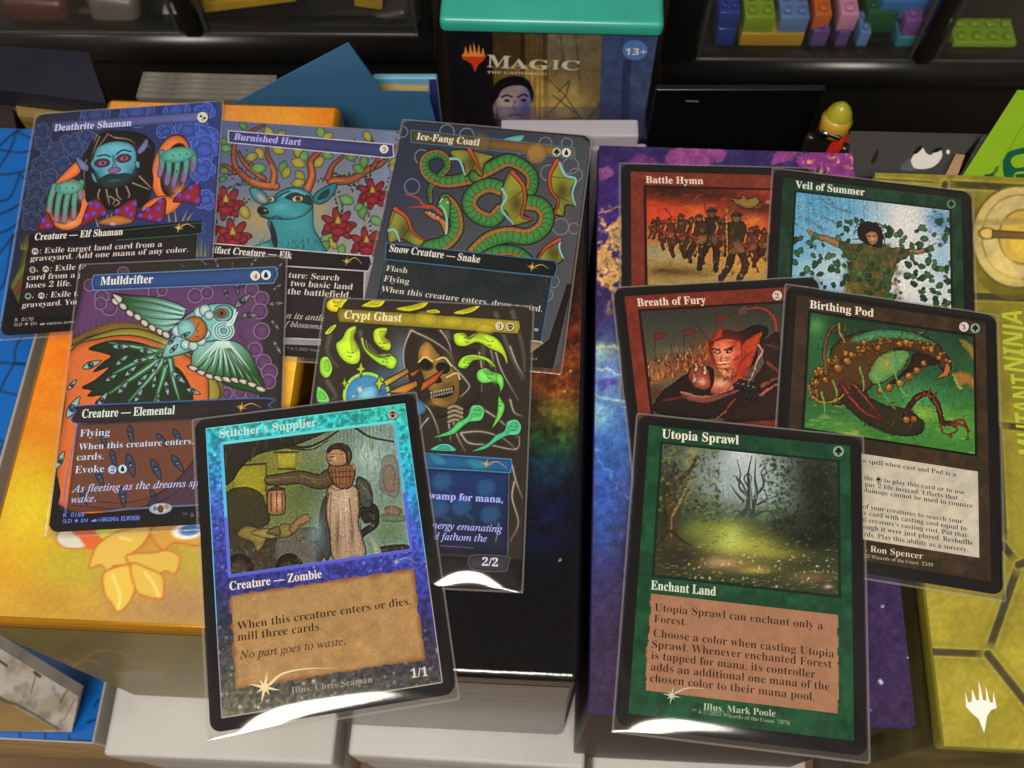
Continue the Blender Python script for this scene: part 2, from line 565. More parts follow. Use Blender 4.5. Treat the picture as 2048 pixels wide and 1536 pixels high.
# ---------------------------------------------------------------- solids
def rr(x0, y0, x1, y1, r, n=5):              # rounded rectangle, counter-clockwise
    o = []
    for cx, cy, a in ((x1 - r, y0 + r, -90), (x1 - r, y1 - r, 0), (x0 + r, y1 - r, 90), (x0 + r, y0 + r, 180)):
        for k in range(n + 1):
            t = math.radians(a + 90 * k / n)
            o.append((cx + r * math.cos(t), cy + r * math.sin(t)))
    return np.array(o)
class MB:                                    # collects pieces of ONE mesh
    def __init__(s):
        s.v, s.f, s.m = [], [], []
    def add(s, v, f, mi=0):
        n = len(s.v)
        s.v += [tuple(q) for q in v]
        s.f += [tuple(n + i for i in q) for q in f]
        s.m += [mi] * len(f)
        return s
    def prism(s, loop, z0, z1, mi=0, top=True):
        n = len(loop)
        v = [(x, y, z0) for x, y in loop] + [(x, y, z1) for x, y in loop]
        f = [(i, (i + 1) % n, (i + 1) % n + n, i + n) for i in range(n)] + [tuple(range(n - 1, -1, -1))]
        if top:
            f.append(tuple(range(n, 2 * n)))
        return s.add(v, f, mi)
    def rbox(s, x0, y0, z0, x1, y1, z1, r=1.5, mi=0, n=3):   # box with all edges rounded
        r = min(r, (x1 - x0) / 2.01, (y1 - y0) / 2.01, (z1 - z0) / 2.01)
        rings = []
        for k in range(n + 1):
            a = math.pi / 2 * k / n
            rings.append((r - r * math.sin(a), z0 + r - r * math.cos(a)))
        for k in range(n + 1):
            a = math.pi / 2 * k / n
            rings.append((r - r * math.cos(a), z1 - r + r * math.sin(a)))
        v, f = [], []
        for ins, z in rings:
            v += [(x, y, z) for x, y in rr(x0 + ins, y0 + ins, x1 - ins, y1 - ins, max(r - ins, r * .02), n)]
        m = 4 * (n + 1)
        for k in range(len(rings) - 1):
            for i in range(m):
                j = (i + 1) % m
                f.append((k * m + i, k * m + j, (k + 1) * m + j, (k + 1) * m + i))
        f += [tuple(range(m - 1, -1, -1)), tuple(range((len(rings) - 1) * m, len(rings) * m))]
        return s.add(v, f, mi)
    def lathe(s, prof, n=16, c=(0, 0, 0), mi=0, axis='z'):
        v, f = [], []
        for r_, z in prof:
            for i in range(n):
                t = 2 * math.pi * i / n
                q = (r_ * math.cos(t), r_ * math.sin(t), z)
                if axis == 'y':
                    q = (q[0], z, q[1])
                v.append((c[0] + q[0], c[1] + q[1], c[2] + q[2]))
        for k in range(len(prof) - 1):
            for i in range(n):
                j = (i + 1) % n
                f.append((k * n + i, k * n + j, (k + 1) * n + j, (k + 1) * n + i))
        f += [tuple(range(n - 1, -1, -1)), tuple(range((len(prof) - 1) * n, len(prof) * n))]
        return s.add(v, f, mi)
    def build(s, name, m, parent=None, sm=False):
        me = bpy.data.meshes.new(name)
        me.from_pydata([tuple(np.array(q) * U) for q in s.v], [], s.f)
        me.polygons.foreach_set('material_index', np.array(s.m, np.int32))
        if sm:
            smooth(me)
        me.update()
        return link(name, me, m, parent)
# ---------------------------------------------------------------- boxes the cards lie on
ROT = math.radians(-4.0)
def rz(a):
    return Matrix.Rotation(a, 3, 'Z')
class Carton:                                # local frame: x along the front, y away, z up; origin = front left corner of the top
    def __init__(s, name, label, cat, x, y, z, w_, d, h, rot=ROT, group=None):
        s.w, s.d, s.h = w_, d, h
        s.root = thing(name, label, cat, (x, y, z - h), rz(rot), group)
        c, n = math.cos(rot), math.sin(rot)
        s.top = Plane((x, y, z), (c, n, 0), (-n, c, 0))
        s.front = Plane((x, y, z), (c, n, 0), (0, 0, 1))
        s.o, s.c, s.n = np.array((x, y, z)), c, n
    def body(s, m, name='body', r=1.6, z0=0.0, z1=None, grow=0.0):
        return MB().rbox(-grow, -grow, z0, s.w + grow, s.d + grow, s.h if z1 is None else z1, r, n=6).build(name, m, s.root, True)
    def lid_paint(s, cell, base, inset=1.2):
        return Paint(s.top, inset, inset, s.w - inset, s.d - inset, cell, base)
    def place_top(s, o):                     # sheets drawn on the top plane have z = 0 there
        o.location.z += s.h * U + 6e-5
        return o
P_MATTE = print_mat('printed_card', .55, spec=.15)
P_FOIL = print_mat('foil_print', .34, metal=.0, spec=.4, bstr=.10, bscale=700, coat=.08)
P_GLOSS = print_mat('gloss_print', .24, spec=.5, bstr=.05, bscale=260)
P_LINEN = print_mat('linen_print', .55, spec=.2, bstr=.25, bscale=1500)

# golden foil box
gold = Carton('card_storage_box', 'golden orange foil box with yellow leaf shapes on its lid, under the cards at left', 'box', -156.8, 67.2, 0, 85, 189, 138)
gold.body(mat('gold_board', '#b07a14', .2, metal=.5, var=.10, vscale=26, bstr=.08), r=2.4)
pt = gold.lid_paint(.5, '#b98f1c', 2.0)
pt.img[:] = pt.col(('#cc6c0a', '#b89630', 100, 700, 260, 1250), pt.x, pt.y)
pt.sp(60, 700, 90, 160, '#e66c08', 1); pt.sp(40, 1050, 110, 130, '#d09a0c', .95); pt.sp(330, 1180, 150, 110, '#b08a50', .8)
pt.sp(560, 500, 60, 400, '#d89420', .9); pt.sp(60, 1010, 70, 90, '#cfc020', .8); pt.sp(150, 1130, 80, 50, '#aab030', .6); pt.sp(385, 1110, 40, 50, '#a8a83c', .6); pt.sp(340, 1215, 120, 40, '#a07a56', .8); pt.sp(80, 1210, 100, 40, '#b0842c', .6); pt.sp(600, 900, 30, 80, '#c8b838', .7)
pt.sp(590, 760, 20, 160, '#f0d24a', .7); pt.sp(300, 230, 300, 50, '#c98a4a', .95)
pt.tint(60, '#d8b43c', .22, 4, .5, .75, sx=.7).noise(5, .08, 6)
OL = '#b8622c'
pt.f('115,1068 150,1050 185,1075 190,1090 150,1098 120,1090', '#cfcabc', 1, OL, 3)
pt.f('145,1060 200,1052 210,1085 180,1100 160,1078', '#d4642c')
pt.f('190,1050 255,1045 300,1050 290,1085 245,1100 200,1075', '#cfc63c', 1, OL, 3)
pt.f('185,1110 200,1085 240,1062 300,1055 285,1090 255,1115 258,1130 228,1132 218,1148 202,1130 180,1136', '#d2b04c', 1, OL, 3)
pt.f('255,1110 310,1105 335,1100 360,1115 350,1148 330,1142 300,1160 262,1130', '#d0ae4c', 1, OL, 3)
pt.f('206,1150 230,1135 262,1132 272,1165 262,1200 238,1224 222,1205 210,1188', '#d8b648', 1, OL, 3.4)
pt.f('262,1128 300,1138 325,1152 328,1180 322,1198 290,1192 272,1180', '#d4b04a', 1, OL, 3.4)
pt.f('300,1062 330,1050 400,1050 400,1090 350,1085 325,1100', '#c8963a', 1, OL, 3)
pt.el(378, 1062, 34, 16, -8, '#e8e4dc'); pt.el(380, 1060, 22, 11, -8, '#3f72b0')
for a in ('225,1150 240,1190 236,1218', '290,1145 305,1165 318,1192', '240,1075 262,1080'):
    pt.st(a, 5, '#f2dc8a', .7)
gold.place_top(paint_obj('lid_print', pt, 0, P_FOIL, gold.root))
sh = Sheet(gold.front, -.05)
fr = Paint(gold.front, 1.5, -136.5, 83.5, -5, .6, '#77693a')
fr.noise(40, .10, 3).pg('-10,1260 210,1270 150,1330 -10,1345', '#5a5218', .8, soft=60).tint(50, '#6c6a34', .4, 5, .45, .7)  # dark olive area at top left is a mirrored reflection painted into the print
fr.st('150,1330 200,1300 260,1310', 3, '#b5774a', .6).st('120,1350 170,1320 200,1328', 3, '#b5774a', .6)
fr.st('130,1318 150,1330 110,1345', 3, '#b5774a', .6).f('230,1345 300,1340 330,1352 260,1362', '#8d8276', .5)
o = paint_obj('front_print', fr, 0, print_mat('satin_print', .38, spec=.35, bstr=.05, bscale=260), gold.root)
def stand(o, box, gap=.12):                  # turn a sheet drawn on the front plane upright
    o.rotation_euler = (math.pi / 2, 0, 0); o.location = (0, -gap * U, box.h * U)
stand(o, gold)

# black foil box with a rainbow strip
blk = Carton('card_storage_box', 'glossy black box with a rainbow foil streak down its right side', 'box', -68, 52.3, 0, 85, 187.5, 126)
blk.body(mat('black_gloss_board', '#0c0b0e', .24, var=.2, bstr=.35, bscale=240, spec=.8), r=2.4)
pt = blk.lid_paint(.5, '#0b0a0d', 2.0)
pt.sp(1150, 520, 60, 110, '#2a120e', 1); pt.sp(1130, 665, 64, 80, '#6e2412', 1); pt.sp(1118, 762, 64, 50, '#a04a18', .97)
pt.sp(1108, 828, 58, 34, '#757022', .95); pt.sp(1100, 884, 56, 34, '#28602a', .95); pt.sp(1095, 940, 52, 40, '#143a4a', .95)
pt.sp(1090, 1040, 60, 80, '#10163a', .95)
pt.tint(22, '#100808', .55, 3, .45, .7, sx=.6).noise(5, .4, 4).warp(14, 3)
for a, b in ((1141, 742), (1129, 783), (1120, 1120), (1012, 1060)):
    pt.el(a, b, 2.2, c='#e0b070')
q = np.clip((fbm(pt.x / 9, pt.y / 9, 8) - .52) * 4, 0, 1) * np.exp(-((pt.x - 1125) / 45) ** 2 - ((pt.y - 740) / 130) ** 2)
pt.mix((slice(None), slice(None)), q * .5, '#c07a3c')
blk.place_top(paint_obj('lid_print', pt, 0, print_mat('black_foil', .2, spec=.6, bstr=.18, bscale=300), blk.root))
fr = Paint(blk.front, 1.5, -124.5, 82.5, -10, .5, '#48433c')
fr.x, fr.y = fr.lx * 10, -fr.ly * 10
fr.tint(40, '#6f685e', .5, 3, .4, .7, sx=.12).tint(22, '#3c3834', .6, 8, .5, .72, sx=.1).noise(8, .2, 4, stretch=.3)
stand(paint_obj('front_print', fr, 0, P_GLOSS, blk.root), blk)

# purple box
pur = Carton('card_storage_box', 'purple and magenta box with gold splashes and blue streaks along its left side', 'box', 18.9, 38.6, 0, 88.5, 191, 140)
pur.body(mat('purple_board', '#38246a', .5, var=.15, bstr=.2, bscale=1500), z0=133, z1=140)
pt = pur.lid_paint(.42, '#4a2b6e', .3)
pt.img[:] = pt.col(('#2f2554', '#33243f', 1200, 300, 1250, 1450), pt.x, pt.y)
pt.sp(1210, 860, 70, 150, '#3f74b8', .95); pt.sp(1205, 760, 60, 60, '#6f93c8', .9); pt.sp(1200, 1000, 50, 140, '#2c4f9e', .9); pt.sp(1260, 420, 90, 90, '#3d2470', .8)
pt.sp(1190, 830, 30, 26, '#86c2cc', .9); pt.sp(1200, 705, 40, 20, '#8fb4a8', .8); pt.sp(1700, 1300, 160, 240, '#33204c', .8)
pt.f('1345,300 1450,300 1420,330 1385,345 1340,335', '#7e3f78'); pt.f('1560,300 1600,303 1570,325 1540,328', '#7c3a74')
pt.f('1610,310 1720,305 1720,370 1650,345 1590,330', '#7c3278'); pt.f('1255,318 1300,312 1310,330 1270,335', '#64306e')
pt.f('1195,345 1215,330 1222,352 1205,360', '#7e4480')
g = fbm(pt.x / 30, pt.y / 30, 31, 5); g2 = fbm(pt.x / 9, pt.y / 9, 12, 4)
zone = np.exp(-((pt.x - 1222) / 42) ** 2 - ((pt.y - 510) / 85) ** 2)
pt.mix((slice(None), slice(None)), np.clip((g * .5 + g2 * .6 + zone * .34 - .72) * 9, 0, 1) * np.clip(zone * 2.2, 0, 1), '#c79a58')
zone = np.exp(-((pt.x - 1660) / 60) ** 2 - ((pt.y - 335) / 30) ** 2)
pt.mix((slice(None), slice(None)), np.clip((g2 - .6) * 8, 0, 1) * np.clip(zone * 1.6, 0, 1), '#d9a35a')
for a, c_, w_ in (('1195,430 1240,415 1250,408', '#c79a70', 3), ('1193,455 1215,465 1245,430', '#c79a70', 2.5), ('1193,700 1250,690', '#cfd28a', 4), ('1193,735 1245,748', '#c9d8b0', 3),
                  ('1190,790 1250,806', '#b8dcc8', 3), ('1190,900 1225,960 1262,1010', '#6a90d0', 2.5), ('1200,960 1260,1100', '#4a6ab8', 2)):
    pt.st(a, w_, c_, .85)
pt.f('1193,765 1230,758 1240,770 1200,778', '#4a4a94', .9)
pt.tint(10, '#7a4a8a', .13, 21, .55, .75).warp(20, 4).noise(16, .25, 5).noise(4, .25, 8)
for a, b, q in ((1765, 1213, 2.4), (1760, 1362, 3.4), (1763, 1366, 3), (1816, 1315, 1.6), (1742, 1420, 1.3)):
    pt.el(a, b, q, c='#cfd8e4')
pur.place_top(paint_obj('lid_print', pt, 0, P_LINEN, pur.root))
pur.body(mat('dark_art_board', '#1d1712', .45, var=.5, vscale=45, bstr=.1), 'side_print', 1, 0, 132.9, -1.2)

# yellow green box with hexagons
grn = Carton('card_storage_box', 'mustard green box with hexagon panels, round hatch and pale emblem, at far right', 'box', 113.2, 27.2, 0, 95, 188, 140)
grn.body(mat('olive_board', '#7f7826', .48, var=.10, bstr=.12, bscale=900), z0=132)
pt = grn.lid_paint(.42, '#ab9f1e', .3)
pt.img[:] = pt.col(('#7d7428', '#998d2f', 1900, 350, 1900, 1300), pt.x, pt.y)
SEAM, RIM = '#453f28', '#aaa03a'
def seam(p, w_=20):
    w_ *= .8
    pt.st(p, w_ + 30, '#857c2c', .5, soft=10, smooth=False); pt.st(p, w_ + 7, RIM, .7, smooth=False); pt.st(p, w_, SEAM, 1, smooth=False)
seam('1700,355 1890,366', 4); seam('1890,366 1905,350', 14); seam('1890,368 2080,378', 18); seam('1890,368 1878,420', 16)
seam('1890,590 2080,598', 18); seam('1995,850 2080,858', 18); seam('1998,858 2010,1100', 14)
seam('2005,1090 2037,1130', 20); seam('2037,1130 1975,1308', 20); seam('1975,1308 1850,1303', 18); seam('1975,1308 2080,1440', 20); seam('2037,1130 2080,1112', 20)
pt.f('1955,1360 1985,1352 1965,1330', '#b8ac28', .0)
pt.el(2030, 488, 96, 112, 0, '#6a6020', .8); pt.el(2036, 474, 92, 102, 0, '#bfa968', 1, '#5f5028', 4); pt.el(2040, 474, 76, 84, 0, '#c4b074', 1, '#8a7440', 3)
pt.el(2046, 474, 48, 54, 0, '#c9a848', 1, '#7d6426', 3); pt.pg('1950,440 2060,436 2060,448 1952,452', '#a58c50', .8)
pt.pg('1960,520 2000,500 2046,540 2040,565 1990,560', '#d8c070', .5); pt.el(2050, 490, 30, 18, 0, '#d6b63e', .8)
pt.el(1974, 467, 16, 11, 4, '#d2b260', 1, '#5f4a1c', 3); pt.pg('1985,461 2060,466 2060,478 1985,475', '#6d5438', 1, '#3c2c18', 2.5)
pt.noise(60, .14, 3).noise(8, .1, 4).dabs(26, (1860, 360, 2048, 1500), 5, ['#8f8418', '#7d7214'], .5, asp=2.5)
grn.place_top(paint_obj('lid_print', pt, 0, print_mat('olive_print', .52, spec=.2, bstr=.1, bscale=900), grn.root))
grn.top.crop = (0, 0, 1)
sh = Sheet(grn.top, .05)
emb = [(1930, 1383), (1936, 1405), (1943, 1404), (1944, 1378), (1952, 1400), (1958, 1401), (1957, 1360), (1966, 1400), (1972, 1402), (1971, 1371), (1979, 1404), (1985, 1406), (1987, 1384), (1993, 1416), (1982, 1420), (1974, 1432), (1968, 1466), (1957, 1438), (1945, 1428), (1932, 1414)]
sh.pg(emb, '#f1e6de')
grn.place_top(sh.obj('emblem', P_MATTE, grn.root))
sh = Sheet(grn.top, .05)
sh.t('NINJA', (2049, 745), (2043, 622), '#aab838', 's', 6.2)
sh.t('MUTANT', (2080, 912), (2062, 752), '#aab838', 's', 6.2)
grn.place_top(sh.obj('lettering', P_MATTE, grn.root))
sp2 = MB().rbox(.7, .7, 0, grn.w - .7, grn.d - .7, 131.9, 1.2).build('side_print', mat('olive_side_print', '#4a4220', .5, var=.7, vscale=32, bstr=.1), grn.root, True)

# blue boxes with web lines
def blue_box(name, label, x, y, z, w_, d, h, rot, web, side):
    b = Carton(name, label, 'box', x, y, z, w_, d, h, rot)
    b.body(mat('grey_white_board', '#b5b0a6', .5, var=.06, bstr=.1), r=1.2)
    p = b.lid_paint(.6, '#0a58a6', .5)
    p.noise(60, .06, 2)
    for l in web:
        p.st(l, 3.2, '#0b1522', .95)
    b.place_top(paint_obj('lid_print', p, 0, P_GLOSS, b.root))
    if side:
        q = Paint(b.front, 1, -h + 1, w_ - 1, -2, .7, side)
        q.x, q.y = q.lx * 10, -q.ly * 10
        q.noise(60, .25, 3, stretch=.3)
        stand(paint_obj('front_print', q, 0, P_GLOSS, b.root), b)
    return b
BZ = -7.0
a_, b_ = at(71, 673, BZ), at(-1, 930, BZ)
rb = -math.atan2(a_[0] - b_[0], a_[1] - b_[1])
yb = at(40, 254, BZ)[1]
fr_ = b_ + (b_ - a_) * .35
w_b = 84.0
fl_ = fr_ - w_b * np.array((math.cos(rb), math.sin(rb), 0))
blue_box('card_storage_box', 'bright blue box with black web lines at left edge, beside the golden box', fl_[0], fl_[1], BZ, w_b, yb - fr_[1] - 2, 84, rb,
         ['-40,330 34,262 80,250', '34,262 60,275 90,268', '34,262 20,300 -5,340', '-10,350 40,345 70,330', '40,350 20,395 -10,405', '-10,470 25,455 60,420', '40,350 62,365',
          '0,300 40,305 66,300', '-5,430 30,415 66,385', '-10,520 25,475 62,440', '25,470 55,482', '25,475 10,560 -10,590', '-10,640 30,655 60,640', '-5,725 28,727 60,728', '42,675 30,700 28,727 10,760 0,782', '28,727 60,730', '0,782 40,792', '0,880 12,888 22,868', '-5,900 8,893'], None)
blue_box('card_storage_box', 'blue box with black web lines under the grey streaked box, bottom left corner', -254, 54.6, -137.5, 84.5, 120, 76, math.radians(-4.0),
         ['-10,1478 60,1480 190,1482', '40,1460 42,1500', '138,1470 146,1500', '196,1400 188,1415', '190,1440 175,1445', '90,1462 94,1500'], '#ae8f5c')
# grey streaked slab leaning on the golden box, standing on the blue one
BR, BL, TR = at(143, 1464, -136), at(-110, 1461, -136), at(158, 1393, -117)
nn = np.cross(BR - BL, TR - BR); nn /= np.linalg.norm(nn)
d_ = ray(-110, 1230)
TL = CC + d_ * ((BR - CC) @ nn) / (d_ @ nn)
X_ = (BR - BL) / np.linalg.norm(BR - BL)
Y_ = np.cross(nn, X_)
gpl = Plane(BL, X_, Y_)
groot = thing('card_storage_box', 'grey box with black cracked streaks and brown lower edge, leaning on the golden box', 'box', BL, Matrix(np.stack([X_, Y_, nn], 1).tolist()))
q4 = gpl.loc([(-110, 1461), (143, 1464), (158, 1393), (-110, 1230)])
MB().prism(q4, -5, 0).build('body', mat('streaked_board', '#8d8a84', .5, var=.25, vscale=40, stretch=(1, 3, 1), bstr=.15), groot)
x0, y0 = q4.min(0); x1, y1 = q4.max(0)
p = Paint(gpl, x0, y0, x1, y1, .5, '#a09b94')
p.tint(60, '#b5afa6', .6, 3).tint(26, '#5a564e', .4, 8, .52, .7, sx=1.6)
p.pg('-110,1330 0,1398 118,1460 -110,1470', '#8c7448').tint(24, '#6a5530', .25, 15, .5, .66, sx=.4)
p.st('-110,1328 0,1396 40,1412 118,1458', 9, '#4a4436', .8, 4).st('0,1322 14,1332', 4, '#2a2622').st('70,1345 80,1352', 7, '#2a2622', .8)
p.st('72,1350 62,1385', 3, '#4c4842', .7).st('135,1380 120,1405', 4, '#4c4842', .7).st('150,1398 128,1440', 3, '#5a554e', .6)
cx, cy = (p.lx[:-1, :-1] + p.lx[1:, 1:]) / 2, (p.ly[:-1, :-1] + p.ly[1:, 1:]) / 2
kp = np.ones(cx.shape, bool)
for (ax, ay), (bx, by) in zip(q4, np.roll(q4, -1, 0)):
    kp &= (bx - ax) * (cy - ay) - (by - ay) * (cx - ax) > .2
paint_obj('print', p, .06, P_MATTE, groot, keep=kp)
# white storage boxes underneath
def white_box(label, x, y, w_, d, rot, z=-138.5):
    b = Carton('card_storage_box', label, 'box', x, y, z, w_, d, 74, rot, 'white storage boxes')
    mm = mat('white_board', '#b4b1ad', .55, var=.07, vscale=22, bstr=.3, bscale=1600, stretch=(1, .35, 1))
    MB().rbox(1, 1, 0, w_ - 1, d - 1, 48, 1).build('body', mm, b.root, True)
    MB().rbox(0, 0, 44, w_, d, 74, 1.6).build('lid', mm, b.root, True)
    return b
white_box('white linen storage box under the front of the golden box', -165.6, 44.4, 91.5, 150, math.radians(-3.6))
white_box('white linen storage box under the front of the black rainbow box', -66.6, 41.0, 91, 150, math.radians(-4.6), -126.5)
white_box('white linen storage box hidden below the purple box', 28, 34, 84, 150, math.radians(-3.8), -140.5)
white_box('white linen storage box at the back under the golden box', -156, 196, 90, 62, math.radians(-3.6))
white_box('white linen storage box at the back under the black rainbow box', -57, 193, 90, 62, math.radians(-3.6), -126.5)
# the table
me = MB().rbox(-900, -300, -226, 900, 1100, -214.6, 2)
struct(me.build('table', mat('wood_table', '#5f4628', .45, var=.3, vscale=14, stretch=(1, 9, 1), bstr=.1)))
# ---------------------------------------------------------------- sleeved cards
POSE = {
 'A': ((0, 180, 3.011), -132.3062, 204.434, 0.0463, 1.7981, 0.0169, -0.0159),
 'B': ((400, 200, 2.898), -74.2786, 194.6112, -0.107, 0.75, -0.006, 0.0033),
 'C': ((740, 210, 2.793), -10.3856, 190.7226, -0.1608, 2.0277, 0.0344, 0.0147),
 'D': ((90, 490, 2.561), -104.8832, 138.027, 0.0418, 3.3364, -0.0308, 0.0115),
 'E': ((610, 570, 2.4375), -28.9295, 120.1832, -0.0658, 2.6039, -0.0176, 0.025),
 'F': ((380, 770, 2.1636), -56.3174, 83.7585, 0.1445, 4.9153, -0.0746, 0.0402),
 'G': ((1220, 310, 2.792), 69.75, 173.2224, -0.0644, 0.4387, 0.0042, 0.0),
 'H': ((1520, 320, 2.845), 116.2371, 165.3352, -0.1783, 1.6069, 0.0042, 0.0083),
 'I': ((1220, 310, 2.792), 68.0897, 125.1713, 0.0345, 2.8324, 0.0042, 0.0099),
 'J': ((1540, 560, 2.4), 113.117, 117.2339, -0.1856, 3.6171, -0.0203, 0.0186),
 'K': ((1220, 810, 2.133), 64.3601, 73.8971, -0.1417, 6.0526, 0.0062, 0.0132)}
FILM = film_mat('sleeve_film', .004, '#cfc6ba', .10, '#fdfdfd', .015, 40)
SEAM_F = film_mat('sleeve_seam', .16, '#d8d0c6', .15)
STOCK = mat('card_stock', '#131111', .7, var=.1, spec=.08)
CARD_PRINT = print_mat('card_print', .6, spec=.08, bstr=.03, bscale=1500)
FOIL_PRINT = print_mat('foil_card_print', .45, spec=.16, bstr=.08, bscale=900)
def L(a, b):                                  # layout of a card: from its left and top edges
    return (a - 31.5, 44 - b)
class Card:
    def __init__(s, key, label, bulge=0.0, foil=False, seed=1, lift=None):
        crop, x, y, th, z, tx, ty = POSE[key]
        c, n = math.cos(th), math.sin(th)
        X = np.array([c, n, tx]); X /= np.linalg.norm(X)
        Y = np.array([-n, c, ty]); Y -= X * (X @ Y); Y /= np.linalg.norm(Y)
        s.p = Plane((x, y, z), X, Y, crop)
        s.m = FOIL_PRINT if foil else CARD_PRINT
        s.root = thing('sleeved_card', label, 'trading card', (x, y, z), Matrix(np.stack([X, Y, s.p.N], 1).tolist()), 'sleeved trading cards laid out on the boxes')
        s.card = MB().prism(rr(-33, -45, 33, 45.2, 3.0), -.16, 0).build('card', STOCK, s.root)
        # clear sleeve: front film bowing up above the open end, back film, welded rim
        nx, ny = 60, 110
        u, w_ = np.linspace(-1, 1, nx), np.linspace(0, 1, ny) ** 1.6
        ux, wy = np.meshgrid(u, w_)
        xx, yy = ux * 33.9, -46.9 + wy * 92.7
        tt = yy + 46.9
        env = np.clip(1 - np.abs(ux - .12 * math.sin(seed)) ** 2.6, 0, 1)
        if lift:                             # only the free part of the open end bows up
            env = np.clip(1 - np.abs((ux - lift[0]) / lift[1]) ** 2.2, 0, 1)
        amp = bulge * env * (.92 + .16 * fbm(ux * 1.2 + 9 * seed, wy * 0, seed, 1))
        s0, s1, T = .52, .04, 9.0
        tc = np.minimum(tt, T)
        prof = (s0 * tc - (s0 - s1) * tc ** 2 / (2 * T)) * np.where(tt < T, 1, np.exp(-((tt - T) / 8) ** 2)) / 2
        rim = np.clip((33.9 - abs(xx)) / 1.2, 0, 1) * np.clip(tt / .8, 0, 1) * np.clip((45.8 - yy) / 1.0, 0, 1)
        wave = .16 * (fbm(xx / 22 + seed, yy / 30, seed + 3, 2) - .5)
        zz = .06 + (.24 + wave) * np.sqrt(rim) + amp * prof
        me = smooth(grid_mesh('sleeve', np.stack([xx, yy, zz], -1)))
        bk = MB().prism(rr(-33.9, -46.9, 33.9, 45.8, .8, 2), -.2, -.17)
        s.sleeve = link('sleeve', me, FILM, s.root)
        bk.build('sleeve_back', FILM, s.root)
        e = MB()
        o_, i_ = rr(-33.9, -46.9, 33.9, 45.8, .9, 3), rr(-33.35, -46.3, 33.35, 45.25, .7, 3)
        n_ = len(o_)
        e.add([(a, b, .02) for a, b in o_] + [(a, b, .045) for a, b in i_], [(i, (i + 1) % n_, (i + 1) % n_ + n_, i + n_) for i in range(n_)])
        e.build('sleeve_seam', SEAM_F, s.sleeve)
    def sheet(s, z=.04):
        return Sheet(s.p, z)
    def full(s, base, cell=.23):
        return Paint(s.p, -33, -45, 33, 45.2, cell, base)
    def put_art(s, pt, corner=0, z=.02):
        return paint_obj('artwork', pt, z, s.m, s.card, corner)
    def art(s, a, b, c, d, base='#333', cell=.23):     # art window given by layout edges
        (x0, y1), (x1, y0) = L(a, b), L(c, d)
        return Paint(s.p, x0, y0, x1, y1, cell, base)
    def old_frame(s, c1, c2, seed, bevel='#15100e', hi='#8a6a50', tb=None, foil=None, art=(6.2, 7.5, 57.2, 47.2)):
        (x0, y1), (x1, y0) = L(1.7, 1.9), L(61.2, 85.5)
        p = Paint(s.p, x0, y0, x1, y1, .3, c1)
        p.tint(60, c2, .8, seed, .4, .65).noise(20, .15, seed + 2)
        if foil:
            foil(p)
        paint_obj('frame', p, .012, s.m, s.card)
        sh = Sheet(s.p, .014)
        a, b, c, d = art
        sh.lpg([L(a - .5, b - .5), L(c + .5, b - .5), L(c + .5, d + .5), L(a - .5, d + .5)], bevel)
        sh.obj('art_border', s.m, s.card)
def cloud(p, x, y, r, c, ol, seed=1, n=6, w=4):
    g = random.Random(seed)
    for k in range(n):
        t = k * 2 * math.pi / n + g.uniform(-.3, .3)
        p.el(x + r * .62 * math.cos(t), y + r * .5 * math.sin(t), r * g.uniform(.42, .6), None, 0, c, 1, ol, w)
    p.el(x, y, r * .62, r * .52, 0, c)
    return p
def leaf(p, x, y, l, rot, c, ol='#23301c', w=2.5, fat=.32):
    t = math.radians(rot)
    e, n = np.array((math.cos(t), math.sin(t))), np.array((-math.sin(t), math.cos(t)))
    o = np.array((x, y))
    p.f([o - e * l / 2, o - e * l * .15 + n * l * fat, o + e * l * .25 + n * l * fat * .8, o + e * l / 2, o + e * l * .25 - n * l * fat * .8, o - e * l * .15 - n * l * fat], c, 1, ol, w)
    p.st([o - e * l * .45, o + e * l * .4], 1.6, ol, .6)
    return p
def eye(p, x, y, l, rot, c='#3f556f', c2='#9fc0b8', ol='#161314'):
    t = math.radians(rot)
    e, n = np.array((math.cos(t), math.sin(t))), np.array((-math.sin(t), math.cos(t)))
    o = np.array((x, y))
    p.f([o - e * l / 2, o - e * l * .1 + n * l * .17, o + e * l / 2, o - e * l * .1 - n * l * .17], c2, 1, ol, 4)
    p.el(x - e[0] * l * .06, y - e[1] * l * .06, l * .16, None, 0, c)
    p.el(x - e[0] * l * .06, y - e[1] * l * .06, l * .08, None, 0, '#14161c').el(x - 2, y - 2, l * .035, None, 0, '#e8e8e4')
    return p

# card with a blue faced bearded figure
A = Card('A', 'sleeved card with a blue-faced bearded figure, two hands and red mushrooms, at upper left', 0, seed=2)
p = A.full('#211d22')
p.shade = (.45, 11)
p.img[:] = p.col(('#23263c', '#2c3a78', 250, 500, 1200, 420), p.x, p.y)
g = random.Random(4)
for x, y, r in ((575, 150, 85), (820, 125, 95), (1060, 120, 75), (1200, 270, 100), (1130, 245, 70), (1230, 360, 85), (1220, 480, 70), (440, 330, 75), (330, 390, 75), (380, 470, 70), (260, 320, 50), (250, 460, 60),
                (210, 540, 60), (220, 620, 60), (200, 700, 60), (190, 790, 60), (1240, 660, 60), (520, 280, 50), (300, 540, 60), (250, 250, 50), (1230, 130, 55), (1000, 250, 50)):
    t = (x - 200) / 1050
    cc = hx('#2e3a5c') * (1 - t) + hx('#4058b4') * t
    cloud(p, x, y, r, cc, cc * 1.12 + .07, int(x + y), 5, 5)
p.pg('180,60 1340,60 1335,80 1240,85 230,158 200,260 60,900', '#211d20', .0)
p.f('150,880 130,1000 70,1200 60,1290 140,1290 200,1000 200,880', '#4a4a24').f('60,1230 140,1090 160,1150 80,1260', '#6a3a24', .8).f('70,1160 170,1010 170,1060 80,1200', '#7a7a34', .7)
